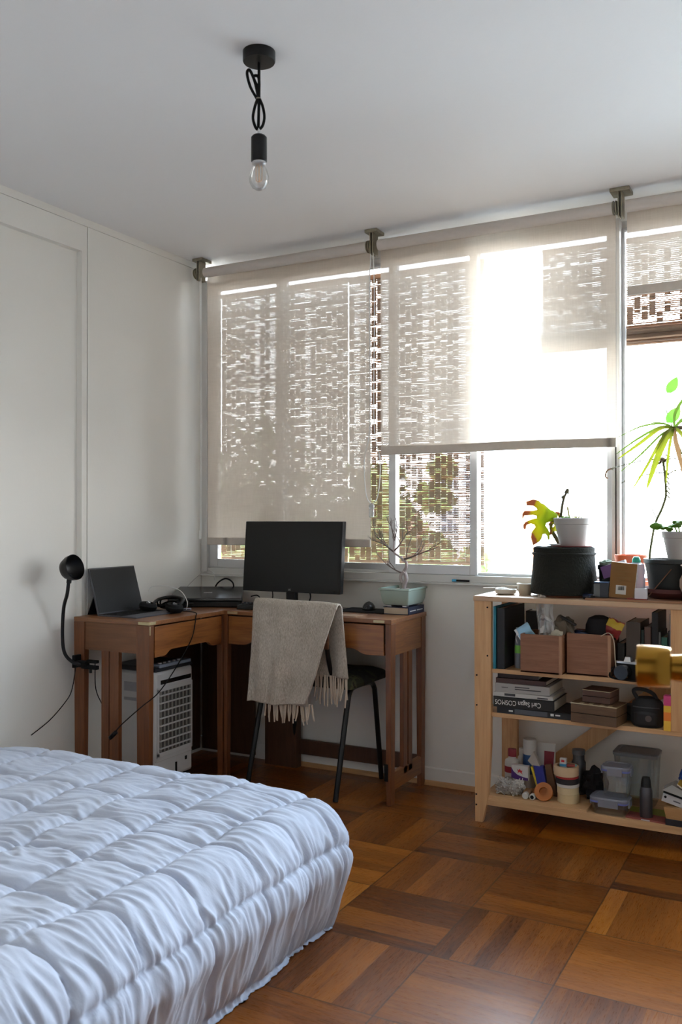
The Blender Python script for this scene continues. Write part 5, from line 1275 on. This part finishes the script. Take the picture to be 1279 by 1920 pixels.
MB().box(-.02, .02, -.008, .008, 0, .09).build('tray', P('card grey', (.3, .3, .32), .8), t); t.rotation_euler = (0, R(-18), 0); t.location = (2.125, -.228, zb+.010)
t = thing('terracotta_pot', 'orange plastic pot standing behind the ochre book', 'plant pot', (2.122, -.072, zz)); MB().lathe([(0, 0), (.040, 0), (.052, .130), (.060, .132), (.063, .158), (.060, .158), (.055, .14), (0, .138)], n=40).build('pot', leafy('orange pot', (.72, .16, .05), (.6, .12, .03), .15, .5, .03), t)
t = thing('bottle', 'translucent bottle with a green cap behind the ochre book', 'bottle', (2.170, -.235, zb)); MB().lathe([(0, 0), (.030, 0), (.031, .10), (.026, .122), (.014, .130), (0, .130)], n=28).build('body', thin_glass('milky bottle', (.85, .88, .95), .4, .4, (.6, .62, .72)), t); MB().lathe([(0, .128), (.015, .128), (.015, .140), (.010, .150), (0, .151)], n=20).build('cap', P('green cap', (.02, .34, .24), .4), t)
t = thing('brush', 'dark handled brush standing behind the ochre book', 'brush', (2.130, -.245, zb)); MB().tube([(0, 0, 0), (.004, 0, .125)], [.004, .005], 8).build('handle', P('dark handle', (.06, .05, .09), .4), t); MB().box(-.022, -.004, -.004, .004, .09, .13).build('card_tag', P('tag', (.45, .45, .5), .5), t)
t = thing('bottle', 'small dark blue bottle lying at the foot of the large planter', 'bottle', (2.010, -.300, zz+.011), R(-35)); MB().cyl((-.02, 0, 0), (.02, 0, 0), .011, 16).build('body', P('navy gloss', (.02, .03, .07), .1), t, bev=.002); MB().cyl((.02, 0, 0), (.028, 0, 0), .007, 12).build('cap', M['black'], t)
t = thing('carton', 'small white carton with a red base right of the ochre book', 'box', (2.198, -.305, zb+.0)); MB().box(-.020, .022, -.010, .010, .003, .040).build('carton', P('card white', (.6, .58, .62), .5), t, bev=.001); MB().box(-.046, .022, -.012, .012, 0, .004).build('red_base', P('card red', (.28, .03, .02), .5), t)
# right planter: trough with saucer, dry stemmed plant
tr = thing('trough_planter', 'dark plastic planter at the right edge with a spindly thorny plant', 'potted plant', (2.285, -.165, zb))
MB().lathe([(0, .012), (.078, .012), (.096, .125), (.101, .127), (.101, .142), (.096, .142), (.092, .125), (0, .122)], n=48).build('pot', plain('dark planter', (.02, .026, .024), .55, 0, .2, 20), tr)
MB().lathe([(0, .124), (.092, .124), (0, .132)], n=32).build('soil', P('soil', (.05, .035, .025), .95), tr)
def o2(x, z, dy=0): return (x-tr.location.x, dy, z-tr.location.z)
MB().bar(o2(2.215, .885, -.092), o2(2.296, .985, -.103), .003, .006, up=(0, 1, 0)).build('rust_strip', P('rust', (.20, .09, .05), .8), tr)
t = thing('plant_saucer', 'dark red saucer under the right edge planter', 'saucer', (2.285, -.165, zb)); MB().lathe([(0, 0), (.080, 0), (.112, .022), (.112, .036), (.108, .036), (.104, .024), (.079, .010), (0, .010)], n=48).build('saucer', P('dark terracotta', (.12, .03, .025), .7), t)
stem2 = leafy('thorny stem', (.12, .12, .04), (.1, .1, .03), .08)
S_ = [(2.205, 1.012), (2.207, 1.045), (2.214, 1.09), (2.222, 1.135), (2.232, 1.165), (2.248, 1.20), (2.262, 1.245), (2.262, 1.29), (2.258, 1.34), (2.253, 1.385)]
st_ = spline([o2(x, z, .0) for x, z in S_], 8)
m = MB(); m.tube(st_, .0046, 7); rn = random.Random(8)
for p in st_[10:]:
    for k in range(2):
        d = Vector((rn.gauss(0, 1), rn.gauss(0, 1), rn.uniform(-.2, .9))).normalized()*rn.uniform(.007, .014); m.tube([p, p+d], [.0011, .0003], 4)
for p in st_[50:66:3]: m.tube([p, Vector(p)+Vector((.012, 0, -.015)), Vector(p)+Vector((.020, 0, -.028))], [.002, .0025, .0005], 5)
m.tube(spline([o2(2.233, 1.165), o2(2.222, 1.180), o2(2.216, 1.20)], 5), .002, 5)
m.build('stem', stem2, tr)
m = MB()
for a, b in (((2.253, 1.385), (2.07, 1.352)), ((2.258, 1.335), (2.11, 1.30)), ((2.255, 1.38), (2.34, 1.37)), ((2.26, 1.32), (2.34, 1.345))):
    A = Vector(o2(*a)); B = Vector(o2(*b, -.02)); pp = spline([A, A.lerp(B, .35)+Vector((0, 0, .008)), A.lerp(B, .7)+Vector((0, 0, .006)), B], 7)
    m.tube(pp, [.0024-.00006*i for i in range(len(pp))], 5)
    for p in pp[3:]:
        for k in range(3): d = Vector((rn.gauss(0, 1), rn.gauss(0, 1), rn.gauss(0, 1))).normalized()*rn.uniform(.004, .010); m.tube([p, p+d], [.0013, .0004], 4)
m.build('twigs', stem2, tr)
m = MB()
for i in range(46):
    c = Vector(o2(2.250, 1.382))+Vector((rn.gauss(0, .012), rn.gauss(0, .012), rn.gauss(0, .006))); d = Vector((rn.gauss(0, 1), rn.gauss(0, 1), rn.gauss(0, .5))).normalized()*.010; m.tube([c-d, c, c+d], [.0012, .0028, .0006], 5)
m.build('dry_crown', P('dry brown', (.16, .09, .06), .8), tr)
MB().tube(spline([o2(2.07, 1.352, -.02), o2(2.055, 1.345, -.02), o2(2.050, 1.325, -.02), o2(2.058, 1.315, -.02)], 5), .0035, 6).build('curled_tip', P('curled brown', (.35, .22, .14), .7), tr)
# long leaved plant further right, its crown reaching into the picture
dr_ = thing('dracaena', 'tall spiky plant with long drooping yellow green leaves at the right edge', 'potted plant', (2.530, -.150, zb))
MB().lathe([(0, 0), (.075, 0), (.095, .13), (.100, .135), (.100, .15), (.094, .15), (0, .14)], n=40).build('pot', plain('dark pot', (.03, .03, .03), .6), dr_)
def o3(x, z, dy=0): return (x-dr_.location.x, dy, z-dr_.location.z)
MB().tube(spline([o3(2.530, 1.01), o3(2.50, 1.2), o3(2.42, 1.40), o3(2.35, 1.485), o3(2.300, 1.500)], 8), [.013-.0002*i for i in range(33)], 10).build('stem', plain('grey brown stem', (.16, .12, .10), .8, 0, .3, 30), dr_)
lm = leafy('long leaves', (.07, .14, .025), (.10, .17, .02), .4, .4, .25, 20)
lmy = leafy('yellowing long leaves', (.22, .25, .03), (.22, .25, .015), .45, .4, .2, 20)
lmd = leafy('dry long leaves', (.30, .20, .11), (.25, .14, .06), .3, .7)
C0 = Vector(o3(2.290, 1.500))
def blade(name, pts, w_, m):
    pts = [Vector((C0.x+(p.x-C0.x)*(.80 if p.x < C0.x else 1), p.y, p.z)) for p in pts]; P_ = [Vector(p) for p in spline(pts, 8)]; b = MB(); vs = []; N_ = len(P_)
    for i, p in enumerate(P_):
        t_ = (P_[min(i+1, N_-1)]-P_[max(i-1, 0)]).normalized(); sd_ = t_.cross(Vector((.2, 1, .15))).normalized(); k = math.sin(PI*min(1, (i/(N_-1))*.82+.16))**.7*w_*.5
        up = sd_.cross(t_)*k*.35
        vs += [p-sd_*k+up, p, p+sd_*k+up]
    b.add(vs, [(i*3+j, i*3+j+1, i*3+j+4, i*3+j+3) for i in range(N_-1) for j in range(2)])
    b.build(name, m, dr_)
def L3(x, z, y=0): return Vector(o3(x, z, y))
for pts, w_, m_ in [
    ([C0, L3(2.24, 1.515, -.02), L3(2.15, 1.505, -.04), L3(2.055, 1.470, -.05)], .007, lm),
    ([C0, L3(2.23, 1.500, -.03), L3(2.13, 1.455, -.05), L3(2.045, 1.405, -.06)], .009, lm),
    ([C0, L3(2.235, 1.495, -.04), L3(2.15, 1.440, -.07), L3(2.06, 1.385, -.09)], .014, lmy),
    ([C0, L3(2.24, 1.470, -.05), L3(2.16, 1.40, -.08), L3(2.07, 1.335, -.10)], .008, lm),
    ([C0, L3(2.255, 1.470, -.05), L3(2.19, 1.36, -.09), L3(2.125, 1.27, -.10)], .012, lmy),
    ([C0, L3(2.265, 1.465, -.05), L3(2.225, 1.37, -.09), L3(2.190, 1.275, -.10)], .026, lmy),
    ([C0, L3(2.262, 1.48, -.03), L3(2.245, 1.45, -.05), L3(2.235, 1.415, -.05)], .018, lm),
    ([C0, L3(2.282, 1.45, -.05), L3(2.275, 1.37, -.08), L3(2.270, 1.29, -.09)], .011, lmy),
    ([C0, L3(2.300, 1.45, -.05), L3(2.325, 1.36, -.08), L3(2.345, 1.27, -.09)], .018, lmd),
    ([C0, L3(2.33, 1.46, -.05), L3(2.37, 1.39, -.08), L3(2.41, 1.28, -.09)], .018, lmy),
    ([C0, L3(2.34, 1.49, .05), L3(2.41, 1.44, .08), L3(2.47, 1.34, .09)], .014, lm),
    ([C0, L3(2.34, 1.53, -.05), L3(2.43, 1.53, -.08), L3(2.52, 1.46, -.09)], .014, lm),
    ([C0, L3(2.29, 1.56, .03), L3(2.33, 1.62, .05), L3(2.40, 1.64, .05)], .012, lm),
    ([C0, L3(2.230, 1.520, .02), L3(2.20, 1.524, .02), L3(2.175, 1.532, .02)], .006, lm)]:
    blade('leaf', pts, w_, m_)
# climbing shoot with two round leaves
vn = thing('climbing_vine', 'climbing shoot with rounded green leaves rising above the spiky plant', 'vine', (2.425, -.050, zz)); 
MB().lathe([(0, 0), (.030, 0), (.036, .06), (.034, .06), (0, .05)], n=24).build('pot', P('dark cup', (.04, .04, .05), .5), vn)
def o4(x, z, dy=0): return (x-vn.location.x, dy, z-vn.location.z)
MB().tube(spline([o4(2.425, .93), o4(2.38, 1.2), o4(2.30, 1.42), o4(2.262, 1.535), o4(2.240, 1.60), o4(2.220, 1.68)], 8), [.003-.00004*i for i in range(41)], 7).build('stem', leafy('green stem', (.14, .20, .08), (.2, .25, .1), .2), vn)
def roundleaf(name, c, L, w_, ang_, m):
    def f(u, v):
        t_ = u; ww = w_*math.sin(PI*t_**.85)**.8*(v-.5); l = (t_-.5)*L
        x = l*math.cos(ang_)-ww*math.sin(ang_); z = l*math.sin(ang_)+ww*math.cos(ang_)
        return (c[0]+x, c[1]+.10*abs(ww)+.01*math.sin(t_*3), c[2]+z)
    MB().grid(f, 16, 10).build(name, m, vn)
rl = leafy('round leaf', (.10, .30, .05), (.10, .28, .03), .5, .35, .1, 20)
roundleaf('leaf', o4(2.272, 1.668, -.02), .070, .040, R(58), rl)
roundleaf('leaf', o4(2.276, 1.556, -.02), .075, .046, R(50), rl)
roundleaf('leaf', o4(2.36, 1.60, .02), .06, .036, R(120), rl)
MB().tube(spline([o4(2.255, 1.635), o4(2.262, 1.640), o4(2.272, 1.646)], 5), .0013, 5).tube([o4(2.27, 1.52), o4(2.275, 1.55)], .0013, 5).build('leaf_stalk', rl, vn)
# second white pot on the right planter
wp2 = white_pot('white plastic pot with a leafy green succulent at the right edge', (2.320, -.215, zb+.1435), .92)
for seed, c in ((1, (-.045, -.02, .105)), (2, (-.005, -.02, .125)), (3, (.025, 0, .13)), (4, (-.02, 0, .115))):
    rn = random.Random(seed); m = MB(); m.tube([(c[0]*.4, c[1]*.4, .09), c], .003, 6)
    for k in range(7):
        an = k*2.4; d = Vector((math.cos(an), math.sin(an), rn.uniform(.1, .8))).normalized(); q = Vector(c)+d*.014
        m.ball(q, (.011, .009, .006), 10, 6)
    m.build('succulent_shoot', leafy('succulent', (.13, .27, .03), (.14, .24, .02), .4, .4), wp2)
MB().ball((-.082, -.01, .118), (.024, .015, .013), 16, 10, .15, 2).tube([(-.06, -.01, .112), (-.03, 0, .10)], .0025, 6).build('broad_leaf', leafy('succulent', (.13, .27, .03), (.14, .24, .02), .4, .4), wp2)
t = thing('clay_vase', 'small striped clay vase cut off by the right edge', 'vase', (2.372, -.285, zb)); MB().lathe([(0, 0), (.026, 0), (.030, .01), (.046, .05), (.046, .075), (.032, .105), (.036, .118), (.044, .124), (.042, .127), (.030, .118), (0, .10)], n=40).build('vase', plain('pale clay', (.36, .26, .20), .8, 0, .25, 30), t)
t = thing('support_thread', 'thin thread rising from the orange pot to the twigs', 'thread', (2.150, -.08, zz+.15)); MB().tube([(0, 0, 0), (.045, 0, .215)], .0007, 5).build('thread', P('thread dark', (.2, .2, .15), .7), t)
